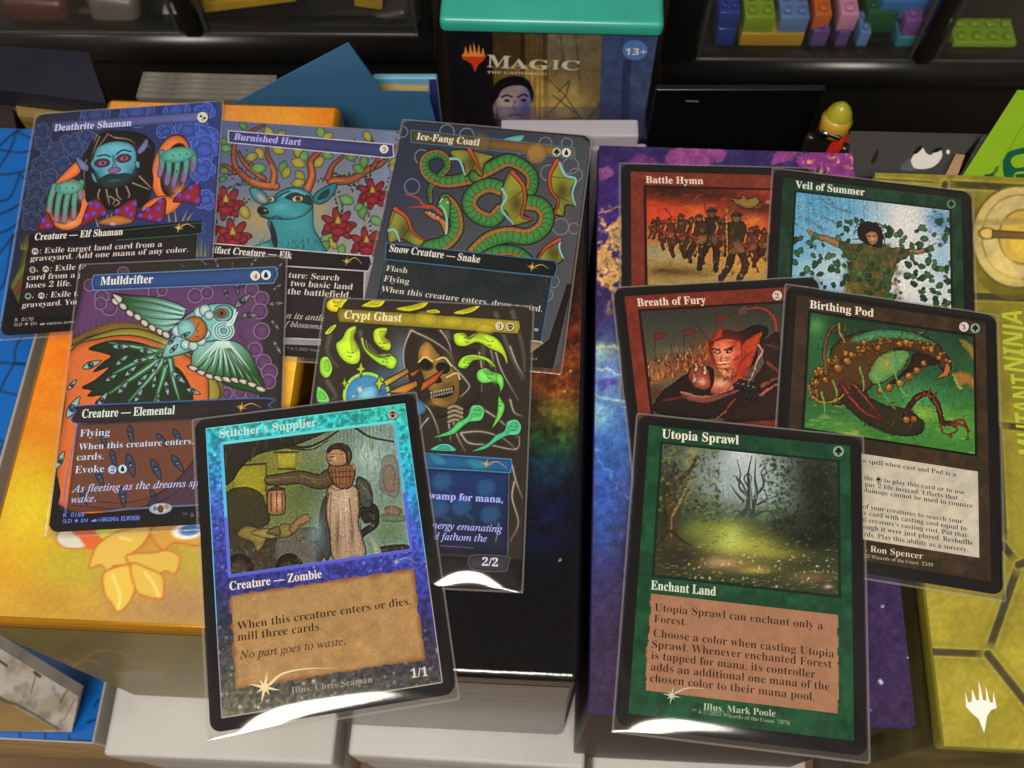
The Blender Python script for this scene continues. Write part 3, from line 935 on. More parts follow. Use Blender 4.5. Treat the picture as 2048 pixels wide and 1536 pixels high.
p.pg('0,1240 60,1180 120,1300 1300,1240 1300,1500 -40,1500', '#151214')
p.el(412, 690, 128, 158, 14, '#df7336', 1, '#2a140c', 5).el(398, 692, 92, 120, 14, '#3a2016').f('325,570 385,500 465,430 485,490 440,530 370,560', '#e27838', 1, '#2a140c', 4).sp(420, 800, 60, 25, '#f0a060', .8)
p.el(1030, 470, 112, 205, 14, '#e07538', 1, '#2a140c', 5).el(1050, 480, 78, 165, 14, '#33201a').f('860,700 930,650 1010,640 1090,680 1010,750 870,740', '#dc7436', 1, '#2a140c', 4).sp(1070, 610, 40, 50, '#c98a4a', .8)
p.f('560,300 620,255 700,245 800,250 880,275 935,340 915,450 925,540 905,640 860,700 760,730 640,720 545,700 505,600 485,470 520,370', '#1b1412', 1)
for a in ('600,280 570,350 545,420', '650,265 610,320 560,380', '660,270 700,290 780,300 830,350', '690,285 760,295 820,320', '870,300 915,360', '585,270 560,330', '520,420 505,520 520,600'):
    p.st(a, 7, '#8f7c60', .9, 2)
p.f('458,400 530,452 525,490 478,470', '#6f79ae', 1, '#20140f', 4).f('886,292 888,345 842,388 828,362', '#6f79ae', 1, '#20140f', 4)
p.f('560,410 590,345 680,310 770,318 815,360 822,440 800,490 770,520 690,545 620,540 575,490 545,450', '#55a0b4', 1, '#16252c', 3)
p.sp(600, 500, 30, 40, '#3a7a90', .7); p.sp(790, 480, 30, 40, '#3a7a90', .7); p.sp(690, 350, 80, 20, '#6fb9c6', .7)
p.f('550,500 570,515 585,560 560,540', '#5fb0c4', 1, '#16252c', 3).f('815,430 840,435 838,470 818,460', '#5fb0c4', 1, '#16252c', 3)
p.st('590,400 630,390 665,402', 9, '#1d1618').st('700,388 740,362 790,372', 9, '#1d1618')
p.el(615, 440, 50, 28, -6, '#5b3d62').el(745, 412, 48, 28, -8, '#5b3d62').el(618, 440, 30, 16, -6, '#b96a86', 1, '#2a1626', 3).el(748, 412, 30, 16, -8, '#b96a86', 1, '#2a1626', 3)
p.el(620, 440, 8, c='#2a1020').el(750, 411, 8, c='#2a1020')
p.f('678,400 690,400 700,455 730,478 700,500 670,500 650,485 680,455', '#64aebb', 1, '#1a3640', 3).f('652,482 690,462 728,476 700,502 668,502', '#9c5fae', 1)
p.f('600,540 650,505 700,505 760,500 800,520 760,570 690,590 620,580', '#22343c').f('640,545 690,530 745,540 690,562', '#3b5b66', 1, '#121c20', 3)
p.f('540,560 620,590 690,600 780,570 860,540 880,620 850,690 770,690 700,720 620,700 540,690 510,640', '#191311')
for a in ('600,600 590,640 610,690', '640,600 650,650 660,690', '700,595 710,640 730,660', '760,580 780,630 770,650', '800,560 850,580 900,600', '840,520 880,560 910,590', '700,660 720,680 690,700', '660,640 690,660 680,690'):
    p.st(a, 9, '#9a8c72', .9, 4)
for q in ((330, 580, 296, 735), (375, 575, 340, 785), (425, 575, 388, 788), (465, 575, 445, 765), (490, 560, 488, 650)):
    p.ost([(q[0], q[1]), ((q[0] + q[2]) / 2 - 8, (q[1] + q[3]) / 2), (q[2], q[3])], 40, '#5fa596', '#1b2420', 6, 28)
    p.sp(q[2], q[3] - 12, 20, 30, '#a36c7c', .9)
p.el(415, 588, 88, 42, -6, '#5fa596')
for q in ((975, 380, 962, 510), (1015, 390, 1005, 560), (1070, 390, 1045, 575), (1120, 390, 1105, 545), (1160, 380, 1160, 480)):
    p.ost([(q[0], q[1]), ((q[0] + q[2]) / 2 + 8, (q[1] + q[3]) / 2), (q[2], q[3])], 40, '#58a79a', '#1b2420', 6, 28)
    p.sp(q[2], q[3] - 22, 18, 38, '#8a559a', .95)
p.el(1070, 390, 106, 46, -8, '#58a79a')
for x, y in ((360, 592), (400, 592), (438, 590), (1040, 395), (1080, 390), (1125, 385), (315, 715), (430, 705), (1065, 490)):
    p.el(x, y, 5, c='#16302c')
for m_, dots in (('490,815 530,690 580,655 620,690 645,745 580,775 520,810', ((545, 685), (585, 695), (565, 745), (625, 742), (520, 760))),
                 ('678,745 740,690 815,655 828,700 805,795 740,770', ((705, 730), (765, 715), (810, 685), (790, 750))),
                 ('815,760 880,720 985,650 1000,700 975,795 880,785', ((890, 718), (965, 670), (845, 755), (905, 765), (955, 715), (960, 780))),
                 ('1040,672 1110,600 1190,548 1207,620 1200,695 1120,675', ((1080, 633), (1132, 645), (1150, 588), (1188, 556), (1190, 665))),
                 ('228,838 260,765 290,738 322,800 320,835', ((262, 785), (290, 815)))):
    p.f(m_, '#8c1f2e', 1, '#220b0e', 4)
    for x, y in dots:
        p.el(x, y, 14, 16, 20, '#6a58ee')
for a in ('640,800 650,745', '660,800 675,735', '1020,790 1010,720', '1060,790 1050,710', '1100,785 1130,720', '590,820 575,770', '1130,780 1160,740', '690,800 690,760'):
    p.st(a, 12, '#8a7a3a', .95, 3)
p.f('590,800 700,755 800,790 700,815', '#b8763a').el(680, 806, 22, 10, 0, '#d8cfc0')
for k in range(16):
    x = 1090 + 11 * k
    p.st([(x, 1000), (x + g.uniform(-10, 20), 860 + g.uniform(0, 60))], 8, g.choice(['#6a7034', '#4c5a2a', '#8a8a4a']), .9, 1)
for k in range(9):
    p.st([(130 + 8 * k, 960), (120 + 9 * k, 880 + g.uniform(0, 40))], 6, '#7a7a34', .9, 1)
p.pg('310,192 1262,128 1258,186 305,252', ('#4a4e80', '#666aac', 310, 200, 1260, 150), .9, '#2a2c48', 3)
p.pg('172,872 1215,785 1212,862 170,935', '#161215', .96).pg('170,935 1190,862 1180,1010 1180,1400 100,1368', '#1e171a', .9)
p.st('700,850 1190,800 1215,830 1195,865 700,905', 4, '#2f7a3c', .9).st('1190,865 1182,1000 1175,1380', 4, '#2f7a3c', .9)
p.pg('-20,1370 100,1370 1300,1330 1300,1500 -20,1500', '#141113')
p.noise(9, .07, 3).crisp(.35)
A.put_art(p, 3)
s = A.sheet()
s.t('Deathrite Shaman', (325, 248), (790, 216), '#c3cdf0', 'b', 3.1)
s.obj('title_line', A.m, A.card); s.mana(1220, 165, 32, 'hybrid', '#c9d6c0'); s.obj('cost_symbol', A.m, A.card)
s.t('Creature — Elf Shaman', (207, 905), (738, 872), '#e4ddd8', 'b', 2.8); star(s, 1075, 830, 32, '#d8b860', [(1090, 822), (1130, 808), (1175, 830)])
s.obj('type_line', A.m, A.card)
TX = '#d8cfc8'
s.mana(212, 973, 20, 'tap'); s.t(': Exile target land card from a', (240, 985), (975, 944), TX)
s.t('graveyard. Add one mana of any color.', (183, 1032), (1132, 976), TX)
s.mana(197, 1084, 19, 'skull'); s.t(',', (222, 1092), (228, 1092), TX); s.mana(276, 1080, 19, 'tap'); s.t(': Exile ta', (303, 1092), (520, 1078), TX)
s.t('card from a g', (163, 1146), (495, 1128), TX); s.t('loses 2 life.', (155, 1194), (428, 1180), TX)
s.mana(170, 1243, 19, 'tree'); s.t(',', (195, 1252), (201, 1252), TX); s.mana(250, 1240, 19, 'tap'); s.t(': Exile ta', (278, 1252), (490, 1240), TX)
s.t('graveyard. You', (133, 1312), (478, 1290), TX)
s.t('R  0170', (90, 1396), (200, 1390), '#a8a09a', ''); s.t('SLD ★ EN', (84, 1424), (220, 1416), '#a8a09a', ''); s.t('VIRGINIA ELWOOD', (278, 1416), (478, 1402), '#a8a09a', 'b')
s.pg('240,1410 268,1402 270,1414 246,1418', '#a8a09a'); s.obj('text_box', A.m, A.card)

# card with a teal stag among red flowers
B = Card('B', 'sleeved card with a teal stag, orange antlers and red flowers on grey blue', 0, seed=3)
p = B.full('#66708a')
p.shade = (.45, 11)
p.img[:] = p.col(('#545f84', '#85878c', 500, 150, 800, 850), p.x, p.y)
p.sp(340, 690, 120, 110, '#a08e60', .9); p.sp(690, 640, 70, 110, '#a08e60', .8); p.sp(1100, 330, 60, 200, '#6d86b4', .6)
g = random.Random(9)
for v_ in ('790,540 810,620 800,680', '980,500 960,620 975,760', '830,780 850,900', '280,480 200,500 150,560', '270,570 200,650 165,760', '100,470 200,430 330,470', '700,470 800,430 930,440', '760,430 860,480 900,520', '1080,560 1110,460 1140,380', '970,420 980,470 990,510'):
    p.st(v_, 9, '#6b7a44').st(v_, 4, '#8a9a58')
    q = cr_open(v_, 5)
    for x, y in q:
        for sd in (-1, 1):
            p.el(x + sd * 15, y + g.uniform(-8, 8), 9, 5, g.uniform(0, 180), '#3a3f66')
for a, wa, wb in (('440,500 330,490 255,440 205,380 195,300 215,230 300,180 370,145', 44, 12), ('420,495 430,410 395,330 390,280', 40, 14), ('370,455 290,400 240,340 225,300', 30, 16), ('290,395 300,340 290,310', 18, 6), ('200,420 150,380 110,380', 22, 8),
                  ('620,520 650,440 640,360 690,300', 50, 26), ('760,470 880,460 980,400 1050,370 1110,300 1170,240', 48, 14), ('740,450 770,380 830,325', 34, 16), ('1000,400 1030,340 1020,300', 26, 16), ('1080,330 1010,260 985,210', 24, 8)):
    p.ost(a, wa, '#9a5130', '#2a1710', 7, wb)
for a, wa, wb in (('440,500 360,490 300,470', 36, 30), ('420,495 430,420 410,380', 30, 22), ('620,520 648,440 642,370', 38, 26), ('360,450 290,400 245,350', 18, 10), ('760,470 830,465', 26, 22)):
    p.st(a, wa, '#c7723e', .9, wb)
for k in range(70):
    x, y = g.choice([(g.uniform(180, 330), g.uniform(180, 470)), (g.uniform(880, 1170), g.uniform(220, 480))])
    p.el(x, y, 8, 4, g.uniform(0, 180), '#3c3a60')
for x, y, l, r_ in ((400, 190, 80, 60), (470, 200, 70, -40), (700, 190, 80, 80), (740, 210, 70, -20), (250, 150, 60, 50), (970, 210, 70, 60), (480, 390, 80, 110), (500, 420, 80, -60), (455, 290, 80, 20), (345, 310, 80, 60), (300, 330, 80, -20), (340, 395, 90, 0), (570, 300, 90, 70), (600, 330, 80, 110),
                   (570, 365, 90, 20), (580, 440, 80, 50), (570, 480, 80, -10), (690, 360, 80, -50), (740, 320, 70, 20), (880, 330, 70, -10), (950, 360, 80, 100), (920, 400, 80, 30), (1130, 360, 80, -20), (1130, 400, 80, 20), (850, 580, 90, 20), (940, 645, 90, 90), (920, 620, 60, -30), (1020, 700, 80, 40),
                   (1100, 575, 80, 70), (740, 800, 90, -20), (770, 830, 80, 60), (720, 850, 90, -50), (820, 870, 70, 100), (260, 650, 90, 60), (140, 410, 60, 10), (150, 280, 70, 10), (140, 240, 60, 20), (130, 460, 50, -30)):
    leaf(p, x, y, l, r_, g.choice(['#5d8a4e', '#6a9a5a', '#a39a3e', '#97903a']))
def flower(x, y, z):
    for k in range(7):
        t = math.radians(-150 + 50 * k)
        p.el(x + z * .55 * math.cos(t), y + z * .5 * math.sin(t), z * .42, z * .2, math.degrees(t), '#93242e', 1, '#2f0d12', 3)
    for dx, dy, q in ((-.45, .15, .32), (.45, .15, .32), (0, .3, .4), (-.2, 0, .26), (.22, 0, .26)):
        p.el(x + dx * z, y + dy * z, q * z, q * z * .8, 0, '#8a1f2a', 1, '#2f0d12', 3)
    p.f([(x - .16 * z, y - .1 * z), (x, y - .5 * z), (x + .16 * z, y - .1 * z)], '#c2a03c', 1, '#4a3a14', 2)
for x, y, z in ((150, 600, 110), (190, 790, 115), (1000, 545, 100), (800, 725, 110), (965, 835, 105), (60, 740, 60)):
    flower(x, y, z)
p.f('395,700 415,800 330,840 270,880 700,900 700,820 660,740 655,650 640,600 500,640', '#2f7b83', 1, '#10262a', 5)
p.f('410,700 440,760 450,840 430,860 410,780', '#14191c', .95).sp(560, 720, 90, 60, '#3b929a', .8); p.sp(360, 850, 50, 30, '#5aa4a6', .7)
for k in range(60):
    x = g.uniform(330, 680); y = 830 + g.uniform(-20, 50) - abs(x - 500) * .05
    p.st([(x, y), (x + g.uniform(-14, 14), y + 26)], 4, '#12343a', .8, 1)
p.f('285,515 330,510 380,545 400,590 360,605 315,580', '#3c8d93', 1, '#10262a', 5).f('320,540 360,545 390,590 350,590', '#b8a6a8', .8)
p.f('655,585 665,545 720,505 790,480 785,530 740,585 690,605', '#2d757d', 1, '#10262a', 5).f('680,580 700,540 750,515 740,560', '#1a3a40')
p.f('430,560 470,525 540,505 620,525 655,570 650,620 610,665 540,690 460,690 400,685 350,665 332,640 350,615 400,600 440,585', '#2f8089', 1, '#10262a', 5)
p.f('480,560 560,535 640,560 645,610 600,600 520,580', '#16282e', .85).sp(470, 620, 60, 26, '#4aa6ac', .8); p.sp(540, 660, 60, 24, '#46a0a6', .6)
p.st('480,560 540,525 610,545', 14, '#4f9fa6').st('430,575 480,545 520,530', 8, '#16343a')
p.el(566, 574, 34, 20, -6, '#e6d8c0', 1, '#131a1c', 4).el(568, 574, 17, c='#8a5a2e').el(568, 574, 8, c='#15100c')
p.el(412, 576, 20, 17, 0, '#d8cbb4', 1, '#131a1c', 4).el(408, 577, 10, c='#6a4426')
p.f('332,640 345,620 385,625 400,655 370,665 345,660', '#241a1a').el(378, 640, 10, 6, 20, '#b8a8a8').st('345,672 400,690 440,672 475,690', 6, '#10262a')
p.pg('165,178 1118,258 1122,330 1080,335 165,246', '#383c70', 1, '#c9c2d0', 5)
p.pg('-40,822 985,905 1000,950 975,992 -40,930', '#191317', 1, '#cdc6c8', 5).pg('-40,932 950,995 940,1390 -40,1370', '#1d1619', .97)
p.st('955,1000 940,1390', 4, '#cdc6c8').st('300,1370 940,1400', 4, '#cdc6c8').pg('-40,1395 1100,1440 1100,1560 -40,1560', '#141113')
p.noise(9, .07, 3).crisp(.35)
B.put_art(p, 3)
s = B.sheet()
s.t('Burnished Hart', (195, 230), (582, 263), '#b3aef0', 'b', 2.9); s.obj('title_line', B.m, B.card); s.mana(1067, 285, 25, '3', '#ded6c6'); s.obj('cost_symbol', B.m, B.card)
s.t('tifact Creature — Elk', (64, 886), (530, 920), '#ded6d4', 'b', 2.7); star(s, 850, 935, 28, '#cfae58', [(865, 930), (900, 915), (940, 950)]); s.obj('type_line', B.m, B.card)
s.t('ture: Search', (512, 1030), (806, 1048), '#d8d0c8'); s.t('two basic land', (524, 1078), (883, 1100), '#d8d0c8'); s.t('the battlefield.', (506, 1125), (870, 1148), '#d8d0c8')
s.t('n its antlers', (498, 1265), (760, 1285), '#b8b0aa', 'i'); s.t('f blossoms.', (488, 1312), (716, 1330), '#b8b0aa', 'i'); s.t('™ & © 2025 Wizards', (498, 1446), (720, 1462), '#8a847e', 'r'); s.obj('text_box', B.m, B.card)

# card with a winged green snake
C = Card('C', 'sleeved card with a coiled green winged snake and forked red tongue on dark blue', 0, seed=4)
p = C.full('#2b3240')
p.shade = (.45, 11)
p.img[:] = p.col(('#262c40', '#4a4c50', 300, 200, 700, 760), p.x, p.y)
p.sp(400, 340, 70, 70, '#25304f', .8); p.sp(230, 450, 70, 70, '#252c48', .8); p.pg('150,60 1300,170 1290,260 1180,180 160,90', '#26211f', .9)
for x, y, r in ((290, 290, 40), (235, 455, 42), (180, 150, 30), (860, 310, 45), (1000, 380, 45), (1120, 340, 45), (1065, 680, 45), (1150, 390, 36), (1140, 690, 30), (1020, 985, 36), (985, 1060, 36), (930, 1150, 45), (540, 170, 40), (430, 150, 40), (980, 215, 35), (1100, 215, 30)):
    p.el(x, y, r, None, 0, None, 1, '#767a86', 5)
OL = '#15130f'
def snake(pts, wa, wb):
    p.ost(pts, wa, '#3e7d3c', OL, 12, wb)
    q = cr_open(pts, 8)
    n = len(q)
    off = []
    for i in range(n):
        d = q[min(i + 1, n - 1)] - q[max(i - 1, 0)]
        d = d / (np.hypot(*d) + 1e-9)
        ww = wa + (wb - wa) * i / n
        off.append(q[i] + np.array((-d[1], d[0])) * ww * .33)
    p.st(off, wa * .3, '#b8793a', .95, wb * .3, smooth=False)
    for i in range(2, n - 2, 3):
        d = q[i + 1] - q[i]
        d = d / (np.hypot(*d) + 1e-9)
        m_ = np.array((-d[1], d[0]))
        ww = wa + (wb - wa) * i / n
        p.st([q[i] - m_ * ww * .45 + d * 10, q[i], q[i] + m_ * ww * .2 + d * 10], 4, '#173a1c', .85, smooth=False)
        p.st([q[i] + m_ * ww * .2, q[i] + m_ * ww * .46], 3, '#5a3214', .9, smooth=False)
def wing(pts, spine, edge, tips, c='#85862f'):
    p.f(pts, c, 1, OL, 7)
    p.sp(np.mean(pp(pts)[:, 0]), np.mean(pp(pts)[:, 1]), 40, 60, '#3a3216', .75)
    p.st(edge, 15, '#78b4b6', 1, 8)
    for t_ in tips:
        p.st(t_, 4, OL, .9, 2)
    p.ost(spine, 24, '#cf5a30', OL, 6, 8)
snake('338,540 335,470 375,410 430,350 420,295 370,272 310,300 305,360 350,410 430,430 530,415 590,395', 22, 74)
snake('590,395 680,350 770,310 850,340 900,390 905,450 890,490', 74, 62)
wing('450,255 540,250 640,270 690,290 640,330 625,400 575,365 535,400 520,330 470,300', '555,250 590,310 625,375', '450,300 500,310 530,390', ('590,320 540,395', '600,350 580,380'))
snake('880,545 950,560 985,620 960,690 880,735 780,725 700,740 640,775 585,830', 84, 92)
snake('735,590 680,640 605,620 555,560 580,490 660,450 740,470', 80, 80)
wing('740,460 790,365 860,440 878,520 850,600 910,640 860,660 800,670 760,600 735,575', '795,375 855,450 865,540 850,620 910,640', '740,470 760,520 735,580 800,665', ('790,380 745,455', '850,480 770,540', '850,600 800,640'))
wing('1050,305 1085,380 1155,412 1125,480 1150,560 1095,560 1080,620 1025,600 1045,540 1005,480 995,400', '1045,310 1005,390 1010,470 1050,540 1030,610', '1052,310 1090,390 1150,415 1130,490 1148,560', ('1010,400 1140,415', '1030,500 1145,555', '1045,560 1085,610'))
wing('100,690 135,575 200,620 230,700 320,765 260,790 180,750 110,770', '140,580 205,630 240,710 330,770', '105,700 140,700 165,760', ('140,590 110,690', '220,690 170,750'))
wing('930,870 970,800 1065,745 1060,800 1080,850 1040,890', '1060,750 980,800 935,865', '1065,745 1058,800 1080,855', ('1050,760 1040,880',))
p.f('740,190 860,165 830,215', '#6fa8a8', 1, OL, 4)
snake('330,800 420,770 480,700 480,620 455,560 420,525', 84, 60)
p.f('300,600 330,590 390,625 430,650 440,700 420,730 390,660 350,640', '#b8743a', 1, OL, 6).f('385,540 410,515 440,520 450,570 440,640 420,640 400,590 375,570', '#4d8c46', 1, OL, 6)
p.st('395,560 420,600 430,660 425,720', 10, '#8ab8a0').el(432, 545, 9, c='#d8cfae').st('405,520 390,545', 5, '#d8cfae')
p.st('400,610 350,570 300,560 265,520 200,498', 16, '#b33a2a', 1, 5).st('330,575 270,568 212,575', 10, '#b33a2a', 1, 3)
for x, y in ((335, 605), (355, 612), (380, 628)):
    p.el(x, y, 7, c='#ded4c0')
snake('620,860 720,815 820,820 880,860', 60, 50)
p.pg('228,140 1142,238 1148,300 230,208', ('#4c4026', '#8a5f2c', 250, 180, 1000, 260), .93, '#3c6c8c', 5)
p.el(930, 270, 60, None, 0, '#9a7438', .8).el(620, 210, 60, None, 0, '#6a5a38', .5)
for a, ww in (('300,900 330,990 440,1040 560,1000 600,900', 80), ('640,960 760,1040 880,1000 920,930', 70)):
    p.st(a, ww, '#2a4028', .8)
p.pg('90,772 1035,872 1045,905 1030,960 85,862', '#10151a', .95, '#35648a', 5).pg('85,866 1020,966 960,1325 0,1250', '#14191e', .72)
p.st('90,860 60,1060', 4, '#2f6a40').st('1018,962 955,1330', 6, '#35689a').f('880,1325 955,1325 965,1360 945,1405 880,1400', '#8a7458', 1, '#d0b890', 6)
p.pg('-60,1400 870,1405 1000,1310 1100,1000 1130,1000 1010,1520 -60,1520', '#15130f', .95)
p.noise(9, .07, 3).crisp(.35)
C.put_art(p, 3)
s = C.sheet()
s.t('Ice-Fang Coatl', (258, 192), (608, 228), '#e0d8c6', 'b', 3.0); s.obj('title_line', C.m, C.card); s.mana(1043, 264, 25, 'tree', '#a8b8a0'); s.obj('cost_symbol', C.m, C.card); s.mana(1097, 267, 25, 'drop', '#c9dde2'); s.obj('cost_symbol', C.m, C.card)
s.t('Snow Creature — Snake', (106, 818), (612, 882), '#dcd8d0', 'b', 2.8); star(s, 905, 905, 30, '#cda850', [(925, 900), (960, 893), (1000, 915)]); s.obj('type_line', C.m, C.card)
s.t('Flash', (88, 926), (207, 940), '#cfcac2'); s.t('Flying', (75, 984), (216, 1002), '#cfcac2'); s.t('When this creature enters, draw a card.', (60, 1042), (960, 1156), '#cfcac2')
s.t('w', (914, 1264), (941, 1268), '#cfcac2'); s.t('oast', (885, 1420), (933, 1427), '#8a8680'); s.obj('text_box', C.m, C.card)

# card with a flying fish and eyes
D = Card('D', 'sleeved card with a teal winged fish, crescent moon and many eyes over orange', .1, True, seed=5)
p = D.full('#2a2521')
p.shade = (.45, 11)
p.f('150,470 170,330 205,200 260,215 600,190 1050,215 1120,280 1110,420 1130,560 1180,640 1150,720 1060,790 900,790 700,640 400,440', '#57375f')
for x, y, r in ((230, 205, 30), (400, 140, 28), (290, 265, 34), (330, 320, 40), (285, 300, 30), (560, 240, 30), (600, 235, 24), (770, 260, 36), (830, 245, 30), (1060, 230, 34), (1110, 275, 36), (1100, 340, 38), (1110, 440, 40), (1075, 535, 34), (1120, 600, 38), (1150, 650, 40), (1145, 700, 36), (1060, 760, 34), (1000, 755, 30), (930, 760, 30)):
    p.el(x, y, r, None, 0, '#5c3c64', 1, '#8a6a92', 5)
p.pg('180,60 1240,40 1240,200 160,215 150,300', '#2a2521', .25)
p.f('140,480 320,400 480,400 620,455 640,560 760,560 900,640 905,800 840,820 600,700 300,470 150,510', '#7a5c26').f('130,520 330,440 480,430 620,480 720,540 860,660 880,800 600,830 150,560', '#8f8634', 1, '#1c1610', 5)
p.f('130,545 300,475 460,465 610,510 740,575 820,640 840,740 830,900 790,1100 760,1420 120,1360 60,1160 100,820', '#c4632d', 1, '#1c1610', 5)
for k in range(14):
    x = 175 + 30 * k
    y = 480 - 75 * math.sin((k + .5) / 14 * math.pi * .8)
    p.st([(x, y - 5), (x - 3, y - 40)], 3, '#2a1c12', .8)
p.f('345,250 450,258 580,270 700,310 720,350 680,400 640,440 600,460 520,400 450,350 390,310', ('#184018', '#7fb8b4', 380, 270, 690, 360), 1, OL, 5)
for a in ('720,330 560,285 400,265', '710,350 560,320 430,300', '700,370 580,360 470,340', '690,390 600,400 530,385', '680,410 620,430 580,430'):
    p.st(a, 5, '#c8dcd2', .85, 1)
for a in ('700,340 560,300 420,285', '700,360 580,340 450,320', '690,380 600,380 500,365', '690,400 620,415 560,410'):
    p.st(a, 7, '#173a14', .9, 3)
for x, y in ((360, 290), (400, 315), (435, 350), (475, 370), (510, 400), (550, 425), (590, 445), (620, 460)):
    p.el(x, y, 24, 15, 40, '#e2d8cc', 1, OL, 4)
p.f('345,250 395,270 380,300', '#e2d8cc', 1, OL, 4)
p.f('590,545 480,500 340,490 225,530 290,550 340,570 300,600 250,650 330,625 260,690 190,730 240,745 220,775 300,770 260,815 420,830 700,830 755,800 745,730 700,650 640,600', '#1d2a16', 1, OL, 5)
for a, c_ in (('600,550 450,520 330,500', '#2f6a34'), ('600,560 470,600 350,660', '#2f7a3c'), ('610,570 480,660 330,760', '#3a7d3e'), ('620,570 540,680 430,800', '#37793a'), ('630,580 600,690 560,810', '#3a7d3e'), ('640,590 660,700 690,800', '#2f6a34')):
    p.st(a, 46, c_, .9, 16); p.st(a, 14, '#8fc4ba', .8, 2)
p.f('600,570 640,480 680,410 740,350 820,310 910,298 965,312 985,345 975,400 960,460 920,490 870,500 800,515 730,550 660,570', '#6db0ae', 1, OL, 5)
p.sp(650, 520, 50, 40, '#9ccac2', .7); p.sp(860, 330, 60, 20, '#8accc6', .7)
p.f('770,520 860,490 960,490 1030,530 1085,620 1130,760 1040,750 960,730 880,690 830,660 750,625', ('#8cc0ba', '#1c4a1a', 880, 490, 930, 690), 1, OL, 5)
for k in range(9):
    t = k / 8
    a = (880 + 60 * t, 500); b = (765 + 350 * t, 620 + 120 * t)
    p.st([a, ((a[0] + b[0]) / 2, (a[1] + b[1]) / 2 - 6), b], 16, '#c2dcd0', .8, 1); p.st([(a[0] + 10, a[1] + 30), (b[0] + 20, b[1] + 8)], 5, '#13300f', .9, 8)
for k in range(9):
    t = k / 8
    p.el(760 + 345 * t, 632 + 110 * t + 14 * math.sin(t * 6), 30, 13, 20, '#e2d8cc', 1, OL, 4)
p.el(912, 350, 50, 42, 0, '#7fc0bc', 1, '#18373a', 4).el(906, 350, 34, 26, 0, '#c9c0a6', 1, OL, 4).el(905, 350, 23, 18, 0, '#a55f2c', 1, OL, 4).el(905, 350, 10, c='#1a120c')
for r in (52, 38, 24):
    p.el(915, 440, r, r * .9, 0, '#5da7a6', 1, '#c8e0da', 5)
p.st('975,330 960,380 930,410 960,400 985,345', 7, '#d0e2dc')
for k in range(10):
    p.st([(985, 360 + 12 * k), (1020 + g.uniform(-5, 20), 380 + 14 * k)], 3, OL, .8)
for x, y, r in ((790, 345, 28), (820, 335, 30), (840, 360, 24), (680, 440, 30), (710, 410, 28), (720, 510, 26), (760, 515, 26), (800, 490, 26), (825, 455, 24)):
    p.el(x, y, r, None, 0, '#b8d8d6', 1, '#33585c', 4)
p.el(765, 432, 66, None, 0, '#b0692a', 1, OL, 4).el(725, 430, 48, None, 0, '#7fbab6').st('790,400 775,430 785,445', 4, '#4a260e').st('770,470 790,468', 4, '#4a260e')
for x, y, l, r_ in ((660, 530, 60, -45), (650, 490, 50, -50), (720, 460, 55, -30), (580, 570, 60, -35), (565, 625, 70, -60), (490, 590, 80, -10), (440, 645, 80, -40), (395, 590, 80, -40), (390, 520, 90, 0), (520, 545, 80, 10), (500, 690, 80, -50), (560, 700, 70, -80), (480, 770, 80, -60), (400, 730, 80, -50), (340, 680, 70, -30),
                   (625, 735, 80, 80), (620, 610, 60, 70), (685, 680, 90, 40), (760, 750, 80, 20), (240, 612, 105, -22), (140, 715, 70, -50), (145, 830, 130, -58), (295, 790, 90, -55), (78, 1100, 100, -65), (580, 790, 60, 90)):
    eye(p, x, y, l, r_)
for x, y, l, r_ in ((1015, 285, 110, -40), (1050, 360, 90, 0), (1180, 410, 70, 50), (1185, 300, 80, -5), (1190, 215, 60, -35), (1190, 525, 80, 60), (985, 225, 60, 80), (930, 250, 60, 70), (880, 95, 60, 70), (960, 105, 40, 90), (1070, 85, 60, -50), (1200, 110, 60, -50), (815, 90, 50, 45), (705, 105, 40, 40)):
    eye(p, x, y, l, r_, '#3a4458', '#8a8c8c')
p.pg('250,155 1180,112 1192,150 1170,195 250,232 240,195', '#2b4a82', .97, '#5a84b4', 5)
p.f('160,850 170,825 600,805 1135,785 1145,820 1130,870 600,900 170,915', '#1d1a20', .93, '#34588c', 7).pg('165,918 1130,870 1130,1330 110,1372', '#3a2a2a', .72)
for x, y, l, r_ in ((300, 990, 90, 80), (440, 970, 100, 80), (350, 1090, 90, 75), (440, 1130, 130, 75), (570, 1150, 120, 65), (680, 1120, 110, 55), (280, 1190, 100, 70), (400, 1290, 110, 85), (200, 1290, 90, 70), (600, 1000, 90, 50), (680, 980, 90, 60), (560, 1290, 80, 60)):
    eye(p, x, y, l, r_, '#3c4c74', '#4a4c66')
p.f('520,1340 700,1180 800,1060 830,1370', '#33284a', .6).st('170,1300 420,1320 620,1250 790,1080', 4, OL, .8).st('140,1335 430,1350 640,1290 790,1150', 4, OL, .8)
p.st('165,918 108,1370 400,1352', 6, '#4a72aa').st('400,1352 540,1345', 6, '#4a72aa').st('640,1338 1100,1318', 6, '#4a72aa')
p.f('10,1470 20,1400 55,1180 80,1260 110,1372 540,1352 1200,1330 1200,1520 0,1520', '#161315')
p.el(592, 1350, 54, 26, -4, '#ded8d0', 1, '#8fa8c4', 4).el(565, 1350, 12, c='#5aa0d8').el(620, 1342, 12, c='#d8a070').el(592, 1352, 16, 20, 0, '#5a5248')
p.noise(9, .07, 3).crisp(.35)
D.put_art(p, 3)
s = D.sheet()
s.t('Mulldrifter', (283, 205), (552, 194), '#e8e6e2', 'b', 3.1); s.obj('title_line', D.m, D.card); s.mana(1077, 158, 25, '4', '#e0d2c0'); s.obj('cost_symbol', D.m, D.card); s.mana(1132, 154, 25, 'drop', '#d2e4ec'); s.obj('cost_symbol', D.m, D.card)
